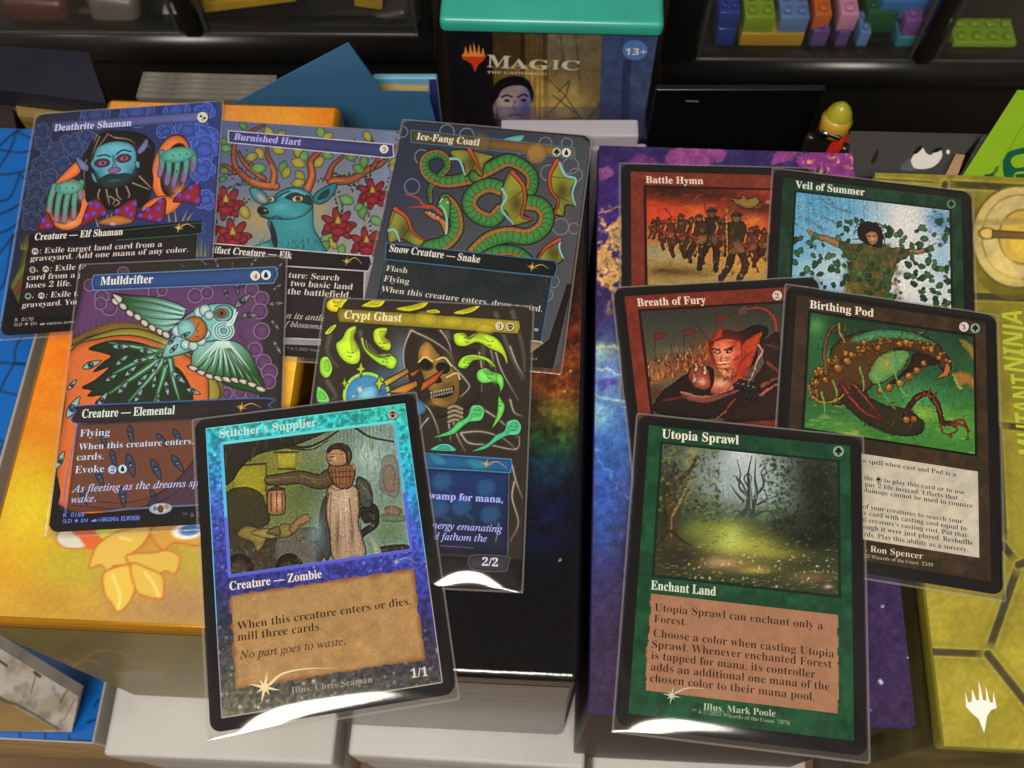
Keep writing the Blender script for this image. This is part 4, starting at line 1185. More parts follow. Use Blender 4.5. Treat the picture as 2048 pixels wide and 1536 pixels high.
s.t('Creature — Elemental', (188, 886), (663, 866), '#cfe6dc', 'b', 2.9); star(s, 1005, 832, 30, '#d0a84e', [(1020, 825), (1060, 812), (1110, 835)]); s.obj('type_line', D.m, D.card)
TX = '#c4d6ee'
s.t('Flying', (178, 982), (331, 976), TX); s.t('When this creature enters, draw two', (172, 1050), (975, 1008), TX); s.t('cards.', (162, 1104), (300, 1097), TX); s.t('Evoke', (153, 1170), (302, 1163), TX)
s.mana(345, 1152, 22, '2', '#a0bce8'); s.mana(398, 1148, 22, 'drop', '#b8d8f0'); s.t('As fleeting as the dreams sp', (135, 1268), (786, 1236), '#b4c0f0', 'i'); s.t('wake.', (133, 1322), (262, 1314), '#b4c0f0', 'i')
BT = '#6f86f2'
s.t('R  0168', (93, 1396), (200, 1391), BT, ''); s.t('SLD ★ EN', (90, 1425), (217, 1420), BT, ''); s.t('V', (271, 1418), (287, 1417), BT, 'b'); s.t('IRGINIA', (288, 1417), (378, 1413), BT, 'b', 1.25); s.t('ELWOOD', (388, 1413), (484, 1409), BT, 'b', 1.4)
s.pg('236,1412 262,1404 268,1414 246,1420', BT); s.t('™ & ©', (702, 1396), (800, 1391), '#7a7478', 'r'); s.obj('text_box', D.m, D.card)

# card with a hooded skull and ghost flames
E = Card('E', 'sleeved foil card with a hooded skull, crystal ball and glowing yellow green ghost flames', 2.1, True, seed=6, lift=(.54, .44))
p = E.full('#2f2720')
p.shade = (.45, 11)
p.sp(470, 380, 60, 130, '#6a7f96', .8); p.sp(380, 440, 60, 50, '#4a6a8a', .6)
for a in ('120,250 110,330 160,400', '110,470 150,540 130,560', '270,230 280,320', '1010,130 1060,300 1070,420', '930,140 1000,330 1060,460', '860,220 870,330 865,420', '690,230 720,330 715,400'):
    p.st(a, 22, '#8a8078', .45, 6, soft=16)
p.f('480,330 500,260 545,225 640,225 760,300 850,330 860,520 800,600 700,640 620,640 560,560 500,440', '#2a211b')
for a in ('515,222 485,300 482,380 500,450', '520,222 620,270 700,330 725,400', '660,220 700,280 718,360', '850,330 862,420 860,520', '725,400 780,460 800,500 750,550 690,590', '550,570 600,600 640,680 660,760', '600,650 560,700 550,740', '860,600 950,660 1030,740', '760,720 860,715 960,745 1030,800', '760,725 800,770 900,780 1030,800 1040,730 1000,690', '720,650 740,730 780,810',
          '865,230 900,300 930,420', '930,330 960,420 1040,560', '1000,300 1030,380 1070,450', '1000,560 1020,620 1060,640', '1010,880 1030,960 1060,1040', '1020,960 1010,1040 1040,1160 1000,1250', '700,660 710,760'):
    p.st(a, 7, '#cbbfb0', .8, 2)
    p.st(a, 22, '#8a8078', .25, 6, soft=18)
p.f('560,300 600,275 650,330 715,400 750,440 755,520 740,570 690,600 640,590 610,560 600,510 575,450 560,400 548,350', '#8a682e', 1, '#17110c', 5)
p.sp(590, 335, 26, 46, '#c8923c', .95); p.sp(700, 520, 50, 60, '#54401e', .95); p.sp(700, 360, 40, 30, '#54401e', .8); p.sp(640, 575, 40, 14, '#a07c3a', .8)
p.el(590, 385, 30, 26, 20, '#17100c').el(672, 405, 36, 28, 20, '#17100c').f('635,440 650,430 668,470 640,480 628,465', '#17100c')
p.f('555,380 580,355 615,370 630,400 600,420 565,410', None or '#17100c', .6).st('555,375 585,352 620,372', 8, '#c9c07a').st('640,365 680,355 715,395', 8, '#c9c07a').st('690,450 740,430 755,460', 7, '#c9c07a').st('600,430 650,440 690,470', 6, '#8a6a34')
p.f('605,515 640,520 690,510 725,490 722,530 680,550 630,550 610,540', '#1a120c')
for k in range(9):
    p.pg([(610 + 12.5 * k, 520 - 2.6 * k), (620 + 12.5 * k, 520 - 2.6 * k), (619 + 12.5 * k, 533 - 2.8 * k), (611 + 12.5 * k, 533 - 2.8 * k)], '#d8cfae'); p.pg([(613 + 12.5 * k, 537 - 2.8 * k), (622 + 12.5 * k, 537 - 2.8 * k), (621 + 12.5 * k, 549 - 3 * k), (614 + 12.5 * k, 549 - 3 * k)], '#cfc6a2')
for k in range(4):
    p.ost([(700, 600 + 22 * k), (730, 590 + 22 * k), (765, 605 + 20 * k)], 14, '#8d8064', '#17110c', 5)
def fl(pts, top=None):
    q = pp(pts)
    y = q[:, 1].mean()
    stops = [(60, '#ecd81c'), (180, '#e6e82a'), (330, '#b8ee34'), (480, '#84e858'), (650, '#5ed878'), (800, '#46c4ac')]  # the foil's yellow to teal sheen, painted in as fixed colours by height
    c_ = hx(stops[-1][1])
    for (ya, ca), (yb, cb) in zip(stops, stops[1:]):
        if y < yb:
            t = np.clip((y - ya) / (yb - ya), 0, 1); c_ = hx(ca) * (1 - t) + hx(cb) * t; break
    p.f(pts, c_, 1, '#20240e', 4)
    cx, cy = q[:4].mean(0)
    p.f(q[:6] * .55 + np.array((cx, cy)) * .45, c_ * .8, .5)
    p.st(q[:5] * .8 + np.array((cx, cy)) * .2, 3, np.clip(c_ * 1.25 + .1, 0, 1), .8)
for q in ('110,60 150,50 215,60 190,95 170,130 130,130 105,110', '205,215 250,200 235,260 270,330 260,380 215,385 170,350 150,290 180,260', '285,260 300,310 360,350 430,345 450,375 430,410 390,400 340,370 290,320 270,260', '340,215 400,210 385,260 420,290 410,320 370,310 335,270',
          '725,240 770,235 800,260 850,235 920,250 960,290 985,350 985,390 960,340 900,310 840,280 780,300 735,290', '745,385 770,350 830,340 900,360 935,410 880,370 820,370 790,405 755,405', '840,420 880,405 910,425 960,440 970,490 950,540 975,590 955,650 910,700 935,630 940,560 950,510 930,475 870,480 840,460',
          '810,590 850,585 875,610 860,660 800,670 760,700 720,730 620,745 700,710 740,670 790,640', '985,665 1030,655 1055,690 1040,730 990,735 940,760 880,800 810,812 890,770 930,730 970,710', '80,355 110,350 133,400 125,440 100,455 75,430 70,390', '60,495 100,520 120,570 60,570', '275,100 340,70 395,65 370,105 310,110', '440,115 520,100 600,80 580,110 500,130', '720,135 790,115 855,100 820,130 760,145', '590,125 640,120 660,135 600,138', '610,805 660,775 710,780 735,810', '95,235 130,200 155,195 120,240', '940,1000 900,960 850,950'):
    fl(q)
for x, y in ((900, 435), (950, 570), (835, 610), (1015, 690), (790, 260), (900, 275), (785, 380), (390, 375), (220, 330), (375, 285), (150, 85)):
    p.st([(x - 14, y - 4), (x - 4, y)], 4, '#3a5a1e').st([(x + 6, y + 2), (x + 16, y)], 4, '#3a5a1e').st([(x - 8, y + 18), (x + 8, y + 20)], 4, '#3a5a1e')
p.el(300, 540, 110, None, 0, '#3c86b8', 1, '#20301c', 5).el(300, 540, 108, None, 0, None, 1, '#9fd04a', 14).el(320, 560, 70, None, 0, '#78c2dc').pg('250,500 275,492 285,520 262,532', '#d6ecea').pg('225,540 245,532 240,560', '#d6ecea').sp(370, 530, 30, 40, '#2a4f9a', .8)
p.f('560,560 590,600 570,630 540,630 540,580', '#3c86b8')
p.pg('380,470 500,405 510,430 585,395 525,450 505,430 395,495', ('#c8c83a', '#c23a20', 380, 480, 590, 400), 1, '#2a1208', 5)
p.pg('400,525 470,490 545,465 550,490 620,445 690,400 640,470 560,525 570,480 490,530', ('#cfa23a', '#bf3a1e', 410, 530, 680, 420), 1, '#2a1208', 5)
for x, y, r in ((273, 410, 42), (193, 478, 30), (362, 480, 45)):
    p.pg([(x, y - r), (x + r * .22, y - r * .22), (x + r * .6, y), (x + r * .22, y + r * .22), (x, y + r), (x - r * .22, y + r * .22), (x - r * .6, y), (x - r * .22, y - r * .22)], '#cfe23a', 1, '#283010', 4)
p.pg('165,112 1045,172 1052,205 1040,240 165,182 155,145', ('#8f7f22', '#b3a11e', 200, 150, 900, 200), .95, '#2a2410', 6)
p.el(590, 165, 60, 36, 10, '#c2b42a', .6).el(880, 215, 50, 30, 0, '#c9bc30', .6).el(720, 180, 60, 30, 0, '#c2b42a', .5)
p.pg('400,808 1005,850 1008,880 1000,915 400,880', '#235a8c', 1, '#3f86c0', 5).pg('400,884 992,918 990,1320 400,1300', ('#1c3263', '#15182c', 800, 930, 800, 1300), 1)
for q in ('600,820 660,830 700,870 640,880', '780,850 860,850 900,890 820,900'):
    p.f(q, '#2f86a4', .8)
for x, y in ((665, 960), (880, 990), (760, 1080), (900, 1120), (650, 1090)):
    p.f([(x - 50, y), (x - 20, y - 45), (x + 40, y - 40), (x + 55, y + 10), (x + 10, y + 45), (x - 30, y + 40)], '#2b5f8e', .6).st([(x + 30, y + 40), (x + 60, y + 70), (x + 40, y + 110)], 24, '#2b5f8e', .5, 6)
p.st('994,925 988,1320', 4, '#54607a').pg('400,1310 1060,1340 1060,1520 400,1480', '#171312').f('815,1318 985,1325 990,1360 970,1395 815,1385', '#34323e', 1, '#54525e', 4)
p.st('660,1270 820,1282', 4, '#6a6a78', .8).st('945,1160 930,1250', 5, '#8a8a98', .7)
p.noise(9, .07, 3).crisp(.35)
E.put_art(p, 3)
s = E.sheet()
s.t('Crypt Ghast', (190, 163), (470, 180), '#efe9b4', 'b', 3.0); s.obj('title_line', E.m, E.card); s.mana(949, 201, 21, '3', '#d6c9a8'); s.obj('cost_symbol', E.m, E.card); s.mana(1001, 204, 21, 'skull', '#c9bca4'); s.obj('cost_symbol', E.m, E.card)
star(s, 885, 872, 28, '#c9a050', [(905, 868), (940, 862), (985, 895)]); s.obj('type_line', E.m, E.card)
s.t('wamp for mana,', (602, 1042), (964, 1062), '#a9b0ff', 'b'); s.t('nergy emanating', (618, 1186), (960, 1206), '#a9b0f8', 'i'); s.t('d fathom the', (628, 1240), (886, 1252), '#a9b0f8', 'i'); s.t('2/2', (862, 1368), (940, 1372), '#d8d2e6', 'b'); s.obj('text_box', E.m, E.card)
# card with a blue green pebbled foil frame
Fc = Card('F', 'sleeved foil card with blue-green pebbled frame, pale-aproned figure and tan text panel', 2.0, True, seed=7)
def foil_f(p):
    x, y = p.x, p.y
    n = fbm(x / 30, y / 30, 3, 4)
    y = y + 60 * (n - .5) - .12 * (x - 500)
    st_ = [(60, '#2fb0a0'), (260, '#2aa8b8'), (420, '#2a86c4'), (560, '#3a58b4'), (760, '#383c98'), (900, '#2e3074'), (1060, '#2c2d42'), (1250, '#444440'), (1450, '#62614f')]  # rainbow sheen of the foil, painted as a fixed teal to grey gradient
    im = np.zeros(x.shape + (3,))
    for k in range(3):
        im[..., k] = np.interp(y, [a for a, _ in st_], [hx(b)[k] for _, b in st_])
    p.img = im
    d = np.clip((fbm(p.x / 12, p.y / 12, 9, 4) - .5) * 4, -1, 1)[..., None]
    p.img = np.clip(p.img * (1 + .32 * d), 0, 1)
    r = random.Random(3)
    for _ in range(560):
        px_, py_ = r.uniform(60, 1090), r.uniform(70, 1440)
        q = r.uniform(3, 11) * (1.5 if py_ > 1150 else 1)
        i = np.argmin((p.x[::6, ::6] - px_) ** 2 + (p.y[::6, ::6] - py_) ** 2)
        c_ = p.img[::6, ::6].reshape(-1, 3)[i]
        p.el(px_ + 1.5, py_ + 2, q, None, 0, c_ * .45, .8)
        p.el(px_, py_, q * .9, None, 0, np.clip(c_ * 1.15 + .04, 0, 1))
        p.el(px_ - q * .25, py_ - q * .3, q * .4, None, 0, np.clip(c_ * 1.5 + .22, 0, 1), .9)
Fc.old_frame('#2f7f94', '#1f4a5a', 3, '#3aa0b8', foil=foil_f)
sh = Sheet(Fc.p, .013)
for (a, b), (c, d), c_ in (((1.7, 1.9), (61.2, 1.9), '#6fd0cc'), ((1.7, 1.9), (1.7, 60), '#5fb4d4'), ((61.2, 1.9), (61.2, 50), '#5fb4d0'), ((1.7, 60), (1.7, 85.5), '#8a8ab0'), ((61.2, 50), (61.2, 85.5), '#9a9aa0'), ((1.7, 85.5), (61.2, 85.5), '#a8a490')):
    a_, b_ = np.array(L(a, b)), np.array(L(c, d))
    e = .14 * np.array(((1, 0) if a == c else (0, 1)))
    sh.lpg([a_ - e, b_ - e, b_ + e, a_ + e], c_)
for (a, b), (c, d), c_ in (((5.9, 7.2), (57.5, 7.2), '#6ad0d4'), ((5.9, 7.2), (5.9, 30), '#58b4dc'), ((5.9, 30), (5.9, 47.5), '#5a68d8'), ((57.5, 7.2), (57.5, 30), '#58b0d4'), ((57.5, 30), (57.5, 47.5), '#5a60d0'), ((5.9, 47.5), (57.5, 47.5), '#5a58d0')):
    a_, b_ = np.array(L(a, b)), np.array(L(c, d))
    e = .42 * np.array(((1, 0) if a == c else (0, 1)))
    sh.lpg([a_ - e, b_ - e, b_ + e, a_ + e], c_)
sh.obj('border_line', FOIL_PRINT, Fc.card)
p = Fc.art(6.4, 7.7, 57.0, 47.0, '#54583a')
p.shade = (.4, 9)
p.img[:] = p.col(('#6f7440', '#7a978f', 300, 400, 800, 350), p.x, p.y)
p.sp(320, 400, 170, 120, '#7f7d26', .9); p.sp(260, 420, 60, 60, '#a09a24', .9); p.sp(420, 330, 50, 40, '#a8a02c', .9); p.sp(800, 320, 90, 110, '#a3c0b8', .9); p.sp(760, 300, 40, 40, '#c4dcd2', .7)
p.sp(470, 480, 80, 90, '#5f6c34', .8); p.sp(540, 430, 60, 60, '#4a6a4a', .7); p.sp(880, 430, 60, 40, '#8a6a5a', .7); p.sp(880, 560, 70, 60, '#7f8f6e', .8); p.sp(860, 640, 60, 60, '#5c7a48', .7)
p.dabs(200, (150, 180, 940, 480), 16, ['#4f5626', '#6b6a2c', '#5a7468', '#718a84', '#83793a'], .5, (70, 110), 4, 3)
p.pg('180,350 330,340 330,480 190,490', '#9a941f', .75).pg('370,290 460,290 460,350 440,362 380,360', '#b3aa30', .8).st('365,292 470,290', 8, '#3a2f18').st('380,364 455,364', 8, '#4a3d1c').st('180,350 330,340', 9, '#3c3a18').st('330,340 330,480', 6, '#4d4a1c')
p.f('140,240 400,210 620,180 560,220 430,270 300,300 230,350 180,420 140,420', '#231f14', .95).st('350,240 480,270 560,250 640,200', 14, '#241d14', 1, 7).st('400,270 520,280 600,240', 8, '#2e2718', 1, 4).st('715,185 780,225 880,245', 12, '#2e2a20', 1, 8).st('300,230 260,330', 9, '#3a3720')
for k in range(26):
    x = 440 + 16 * k
    p.st([(x, 215 - k * 2), (x + 3, 240 + (k * 37) % 40)], 4, '#4f5a4a', .6, 1)
p.f('150,480 220,440 300,460 330,520 340,600 200,660 150,640', '#2a2414', .8)
# low cart of rags with a lantern held over it
p.f('165,640 200,630 380,660 535,615 560,680 545,780 160,830', '#3a3126', .95).f('380,660 530,616 545,700 540,790 390,790', '#63625a', .9)
p.el(215, 800, 62, 70, 0, '#1d1712').el(215, 800, 40, 46, 0, '#43382a').el(430, 790, 60, 62, 0, '#1d1712').el(425, 800, 40, 40, 0, '#3a3024')
for q, c_ in (('205,640 250,610 330,640 320,690 290,720 270,680 220,660', '#8f7d36'), ('260,640 330,620 380,640 350,665', '#a08f48'), ('370,640 400,600 440,610 445,645 400,660', '#8d7a3e'), ('430,620 470,570 510,560 520,585 480,610 450,640', '#a0764c'), ('330,640 380,610 390,650', '#6f6230')):
    p.f(q, c_, .95, '#3a3018', 3)
p.dabs(60, (170, 600, 540, 800), 9, ['#2a2218', '#5a4c34', '#7a6c3c', '#80807a'], .6, (0, 180), 3, 8)
p.ost('375,425 372,455', 8, '#4a3420'); p.f('340,455 405,450 412,540 395,560 350,562 335,540', '#9a6c44', 1, '#2c1a10', 5).sp(378, 505, 22, 32, '#dba878', .9); p.st('350,470 352,545', 5, '#4a2f1c').st('375,465 376,552', 5, '#4a2f1c').st('398,465 400,548', 5, '#4a2f1c').st('338,455 408,450', 10, '#3a2616')
# standing figure in a pale apron
p.f('590,480 560,560 565,700 600,760 630,600', '#3a3a38', .9).sp(550, 640, 30, 90, '#7c98a0', .8)
p.ost('720,560 790,530 800,600 740,650 700,740', 34, '#2f2a26', '#171310', 6, 20)
p.f('725,400 770,420 790,480 780,530 740,520 720,470', '#4c4c46', 1, '#1a1714', 5).dabs(14, (725, 410, 785, 520), 9, ['#2a2a28', '#6a6a5e'], .8)
p.f('600,440 680,430 725,450 735,520 730,600 760,730 700,748 620,752 605,640 590,560', '#b09478', 1, '#2a1d16', 5)
p.sp(660, 520, 40, 60, '#d0b89c', .9); p.sp(640, 660, 12, 90, '#6a5444', .8); p.sp(700, 640, 10, 80, '#75604e', .7); p.sp(670, 640, 12, 90, '#a89078', .7)
p.ost('345,412 400,408 480,400 560,420 600,400', 42, '#5a4c30', '#1f170f', 6, 66); p.dabs(20, (480, 385, 600, 450), 9, ['#3c3220', '#75643c'], .8); p.st('335,412 385,408', 22, '#8a6844', 1, 16)
p.f('600,350 690,345 715,365 700,435 660,450 620,425', '#8a5c3c', 1, '#2c1810', 5)
for k in range(6):
    p.st([(612 + 16 * k, 362), (620 + 14 * k, 430)], 4, '#4a2c1a', .8)
p.st('606,378 704,372', 4, '#4a2c1a').st('612,400 700,396', 4, '#4a2c1a').st('620,348 660,335 700,340 715,360', 14, '#9a7a74', .9)
p.f('590,300 610,270 650,258 685,275 690,310 670,345 630,352 600,340', '#a8845c', 1, '#2a1a10', 4).f('588,288 605,264 640,250 684,262 702,300 690,345 676,330 672,298 650,282 620,280 600,296', '#3a2c20').dabs(16, (600, 255, 695, 290), 6, ['#5a4632', '#2a2018', '#6f5a40'], .7, (0, 60), 4, 31).sp(625, 318, 12, 16, '#c8a47c', .7).st('605,312 622,310', 4, '#2a1a10').st('604,325 615,330', 4, '#5a3018')
p.dabs(40, (560, 480, 780, 750), 10, ['#7a6350', '#a48a70', '#3f352c', '#5c5048'], .35, (70, 110), 4, 12)
p.f('740,548 805,555 812,585 760,600 745,580', '#2c2620').f('820,700 940,690 950,722 830,728', '#3d2c1e').f('775,640 830,720 800,740', '#b9b7a4', .8).el(880, 545, 40, 22, 10, '#8a6a52', .9).f('830,560 930,565 925,590 840,590', '#6c7f66', .9)
p.sp(640, 300, 60, 60, '#8fa8a0', .0)
g = random.Random(33)
for k in range(60):                          # hanging strands and wet streaks
    x = g.uniform(150, 890); y = g.uniform(190, 300)
    p.st([(x, y), (x + g.uniform(-4, 8), y + g.uniform(30, 120))], g.uniform(2, 4), g.choice(['#2c3020', '#8a9a88', '#4a5238', '#a0b0a4']), .5, 1)
for a, w_, c_ in (('612,470 606,560 612,740', 6, '#6f5846'), ('650,480 652,600 640,740', 7, '#c8b094'), ('690,490 700,600 712,735', 6, '#6f5846'), ('670,450 676,560 682,740', 5, '#dcc4a8'), ('725,470 735,560 748,720', 6, '#4c3c30'), ('600,470 585,560 590,680', 9, '#3a3a34'),
                 ('480,392 540,410 590,405', 5, '#8a7850'), ('400,402 460,396', 5, '#8a7850'), ('740,430 770,470 770,520', 5, '#7a786a'), ('610,300 640,296', 4, '#3a2818'), ('650,300 668,298', 4, '#3a2818'), ('600,440 640,455 690,440', 5, '#4a3020')):
    p.st(a, w_, c_, .75, 2)
p.f('830,330 860,300 900,330 905,470 860,480 820,440', '#7a7468', .6).f('835,360 870,345 890,380 880,460 840,450', '#8a6a5a', .6)
p.dabs(120, (150, 640, 560, 820), 8, ['#1c1810', '#5c5230', '#8a7c44', '#3a4030', '#747468'], .6, (0, 180), 2.5, 41); p.dabs(70, (780, 300, 940, 720), 9, ['#8aa49a', '#5f7a5c', '#a8b8a8', '#6f5a48'], .5, (0, 180), 2.5, 42)
p.img = np.clip(p.img * .9, 0, 1)
p.warp(14, .8).repaint(1500, 6, .25, 4, .6).repaint(1600, 3.5, .4, 7, .7)
p.noise(5, .12, 6).crisp(.7)
Fc.put_art(p)
(x0, y1), (x1, y0) = L(5.4, 52.8), L(57.5, 78.9)
p = Paint(Fc.p, x0, y0, x1, y1, .3, '#a4804f')
p.noise(40, .12, 3).noise(7, .12, 5).sp(560, 1000, 200, 60, '#9c7c54', .5)
n = fbm(p.lx / 3, p.ly / 3, 5, 3)
edge = np.minimum.reduce([p.lx - x0, x1 - p.lx, p.ly - y0, y1 - p.ly])
p.mix((slice(None), slice(None)), np.clip(1 - edge / 1.3 + (n - .5), 0, 1) * .8, '#7c4822')
q = edge + 1.6 * (n - .62)
paint_obj('text_panel', p, .02, Fc.m, Fc.card, keep=(q > 0)[:-1, :-1])
s = Fc.sheet()
s.t('Stitcher’s Supplier', (128, 229), (549, 177), '#bfd8d0', 'b', 2.7); s.obj('title_line', Fc.m, Fc.card); s.mana(877, 127, 21, 'skull'); s.obj('cost_symbol', Fc.m, Fc.card)
s.t('Creature — Zombie', (172, 889), (571, 834), '#ded8d4', 'b', 2.5); star(s, 893, 765, 20, '#a9a6b0', [(905, 758), (940, 748), (985, 775)]); s.obj('type_line', Fc.m, Fc.card)
TX = '#2c1c12'
s.t('When this creature enters or dies,', (205, 1060), (956, 950), TX); s.t('mill three cards.', (207, 1108), (570, 1060), TX); s.t('No part goes to waste.', (214, 1188), (674, 1124), '#3c2818', 'i')
s.t('Illus. Chris Seaman', (440, 1336), (790, 1286), '#9c9784', 'r'); s.t('1/1', (958, 1268), (1030, 1258), '#d0cabc', 'b'); star(s, 323, 1308, 72, '#e0cfa0', [(345, 1295), (400, 1250), (500, 1228), (620, 1226)]); s.obj('text_box', Fc.m, Fc.card)

# red card with marching soldiers
G = Card('G', 'sleeved red-framed card with marching armoured soldiers under an orange sky', 0, seed=8)
G.old_frame('#6f2a1e', '#7c3426', 5, '#2a0f0a', art=(6.5, 7.9, 57.2, 47.2))
p = G.art(7.0, 8.3, 56.8, 46.8, '#a84a24')
p.shade = (.4, 9)
p.img[:] = p.col(('#b83c1e', '#a88a50', 500, 330, 480, 640), p.x, p.y)
p.sp(330, 200, 200, 50, '#2c150e', 1); p.sp(560, 220, 240, 50, '#3a1a10', .95); p.sp(820, 290, 160, 60, '#34170f', .9); p.sp(430, 270, 90, 20, '#4a1e12', .8); p.sp(300, 330, 120, 50, '#cf4422', .8); p.sp(480, 320, 80, 50, '#d8602a', .8); p.sp(750, 420, 120, 60, '#c9642c', .8); p.sp(620, 440, 120, 70, '#d08a3a', .7); p.sp(800, 370, 60, 40, '#e07a3a', .7); p.sp(880, 262, 16, 10, '#e8a070', .8)
p.sp(330, 560, 140, 50, '#a89a6a', .9); p.sp(230, 540, 60, 40, '#8a8a6a', .9); p.sp(300, 650, 160, 50, '#7c6434', .9); p.sp(450, 650, 200, 40, '#8f7440', .8); p.sp(780, 610, 150, 90, '#bf8a3a', .8)
p.dabs(160, (200, 480, 890, 720), 18, ['#8a7040', '#b8924c', '#6f5428', '#c09a50', '#55401f'], .5, (-10, 20), 4, 3); p.dabs(140, (200, 200, 890, 480), 20, ['#c84a24', '#9a3418', '#d8702e', '#7a2614', '#4a1c10'], .45, (-30, 10), 4, 4)
p.sp(400, 655, 130, 20, '#4a3518', .7); p.sp(300, 645, 60, 14, '#3a2814', .6)
def soldier(x, y, h, lean=0, c='#3a2c20', c2='#6a4a2c', sh_='#7a2a1a', seed=1):
    r = random.Random(seed)
    p.ost([(x - .05 * h, y - .45 * h), (x - .12 * h + lean, y - .22 * h), (x - .2 * h, y - .02 * h)], .12 * h, c, '#150e09', 5, .07 * h)
    p.ost([(x + .05 * h, y - .45 * h), (x + .1 * h + lean, y - .22 * h), (x + .05 * h, y)], .12 * h, c, '#150e09', 5, .07 * h)
    p.f([(x - .13 * h, y - .78 * h), (x + .12 * h, y - .8 * h), (x + .16 * h, y - .55 * h), (x + .12 * h, y - .38 * h), (x - .12 * h, y - .38 * h), (x - .15 * h, y - .6 * h)], c, 1, '#150e09', 4)
    p.f([(x - .11 * h, y - .52 * h), (x + .12 * h, y - .53 * h), (x + .1 * h, y - .38 * h), (x - .1 * h, y - .37 * h)], c2, .9)
    p.ost([(x - .12 * h, y - .72 * h), (x - .2 * h, y - .55 * h), (x - .08 * h, y - .47 * h)], .08 * h, sh_, '#150e09', 4)
    p.el(x + lean * .3, y - .87 * h, .065 * h, .08 * h, 0, c2, 1, '#150e09', 4); p.st([(x - .06 * h + lean * .3, y - .9 * h), (x + .06 * h + lean * .3, y - .9 * h)], .05 * h, c)
    p.dabs(12, (x - .14 * h, y - .75 * h, x + .14 * h, y - .05 * h), .03 * h, ['#a8844a', '#15100c', '#c8984e', '#6a2c1c', '#8a4a2a'], .85, (0, 180), 2, seed)
    p.st([(x - .13 * h, y - .77 * h), (x - .16 * h, y - .58 * h)], .025 * h, '#e09a50', .8); p.st([(x + .13 * h, y - .5 * h), (x + .32 * h, y - .12 * h)], .025 * h, '#2a1a10', .9)
for x, y, h in ((265, 470, 130), (300, 480, 120), (240, 465, 110), (820, 540, 150), (850, 560, 140), (790, 530, 130)):
    soldier(x, y, h, 0, '#5a2c18', '#8a4a26', '#7a2a1a', int(x))
soldier(405, 570, 255, -30, '#4a3020', '#8a4030', '#8f3a24', 3); soldier(462, 560, 225, -18, '#4a3422', '#7a5030', '#7a3020', 4)
soldier(572, 640, 365, -14, '#2e241c', '#63482e', '#8a3020', 5); soldier(700, 700, 405, 16, '#33271c', '#6f5432', '#8a3422', 6); soldier(505, 600, 285, -26, '#40281a', '#8a5a30', '#8f3a24', 13); soldier(335, 530, 185, -20, '#5a2c18', '#94502c', '#8f3a24', 15); soldier(860, 590, 190, 6, '#5a2c18', '#94502c', '#8f3a24', 16); soldier(630, 560, 220, 4, '#4a2818', '#7a4a28', '#8f3a24', 17)
soldier(790, 620, 230, 0, '#5a2c1c', '#8f4a2c', '#9a3020', 7)
p.st('310,300 400,420', 6, '#3a2416').st('650,300 655,560', 7, '#a8782e').st('560,440 590,600', 7, '#241811').st('270,300 265,420', 4, '#4a2416').st('525,250 535,330', 4, '#4a2010')
p.f('670,240 720,245 745,220 770,245 820,230 830,270 790,300 740,290 700,270', '#8a6a34', 1, '#241809', 5).st('700,280 650,330 610,370', 16, '#5a4224', 1, 8)
p.warp(16, 1.4).repaint(1300, 8, .22, 4, .65).repaint(1500, 4.5, .35, 7, .7)
p.noise(5, .10, 6).crisp(.5)
G.put_art(p)
s = G.sheet(); s.t('Battle Hymn', (200, 156), (521, 163), '#e9d2bc', 'b', 2.9); s.obj('title_line', G.m, G.card)

# green card with a figure in leaves
H = Card('H', 'sleeved green-framed card with a dark-haired figure, arms spread among leaves', 0, seed=9)
H.old_frame('#16301f', '#21452e', 6, '#0c1a10', art=(6.1, 7.1, 57.4, 47.2))
p = H.art(6.4, 7.4, 57.1, 46.9, '#7fb2c8')
p.shade = (.4, 9)
p.img[:] = p.col(('#5f9fc0', '#c4ccd0', 300, 300, 850, 450), p.x, p.y)
p.sp(300, 260, 130, 90, '#4f98bf', .8); p.sp(500, 280, 100, 60, '#5a9ac0', .8); p.sp(820, 330, 90, 170, '#dcd6d2', .95); p.sp(850, 700, 130, 110, '#d4d2cf', .95); p.sp(1020, 340, 70, 60, '#3f7ca8', .9); p.sp(240, 460, 60, 130, '#6ba6c4', .9); p.sp(1040, 560, 60, 120, '#88b4cc', .8); p.sp(400, 620, 120, 90, '#b9c8cc', .8); p.sp(260, 620, 90, 60, '#9dc0cc', .7)
for a, w_ in (('200,230 300,290 420,350', 34), ('210,320 290,350 370,400', 22), ('320,200 400,260 520,300', 20)):
    p.st(a, w_, '#8cc4de', .9, 14); p.st(a, 6, '#2a4a66', .6)
for k in range(18):
    x = 220 + 26 * k
    p.st([(x, 200), (x + (k % 5) * 4, 440)], 7, ['#3f7aa0', '#7fb4d0', '#2f5f84'][k % 3], .4, 3)
p.dabs(70, (200, 220, 420, 420), 10, ['#1f3a50', '#2f5a78', '#a9d0e0'], .6, (0, 60), 3, 5); p.dabs(60, (940, 280, 1085, 480), 12, ['#245a86', '#3f7ca8', '#123450'], .6, (-40, 40), 3, 6)
p.ost('275,400 310,430 380,450 470,485', 18, '#9a7048', '#2c1a10', 4, 44); p.ost('975,490 930,515 850,525 780,520', 14, '#a07850', '#2c1a10', 4, 44)
p.st('275,405 272,388', 6, '#a07850').st('280,400 292,386', 6, '#a07850').st('975,492 985,476', 6, '#a07850').st('972,494 960,480', 6, '#a07850')
p.f('450,470 540,480 600,470 700,480 800,515 850,510 840,550 790,580 760,640 730,780 720,860 470,860 490,780 500,700 520,600 480,540', '#544a24', 1, '#231c0e', 4)
p.dabs(200, (470, 480, 800, 850), 20, ['#6f5c2c', '#3d4a20', '#2c3a1c', '#7c6a34', '#4a3a1c', '#33461f'], .8, (0, 180), 2, 7)
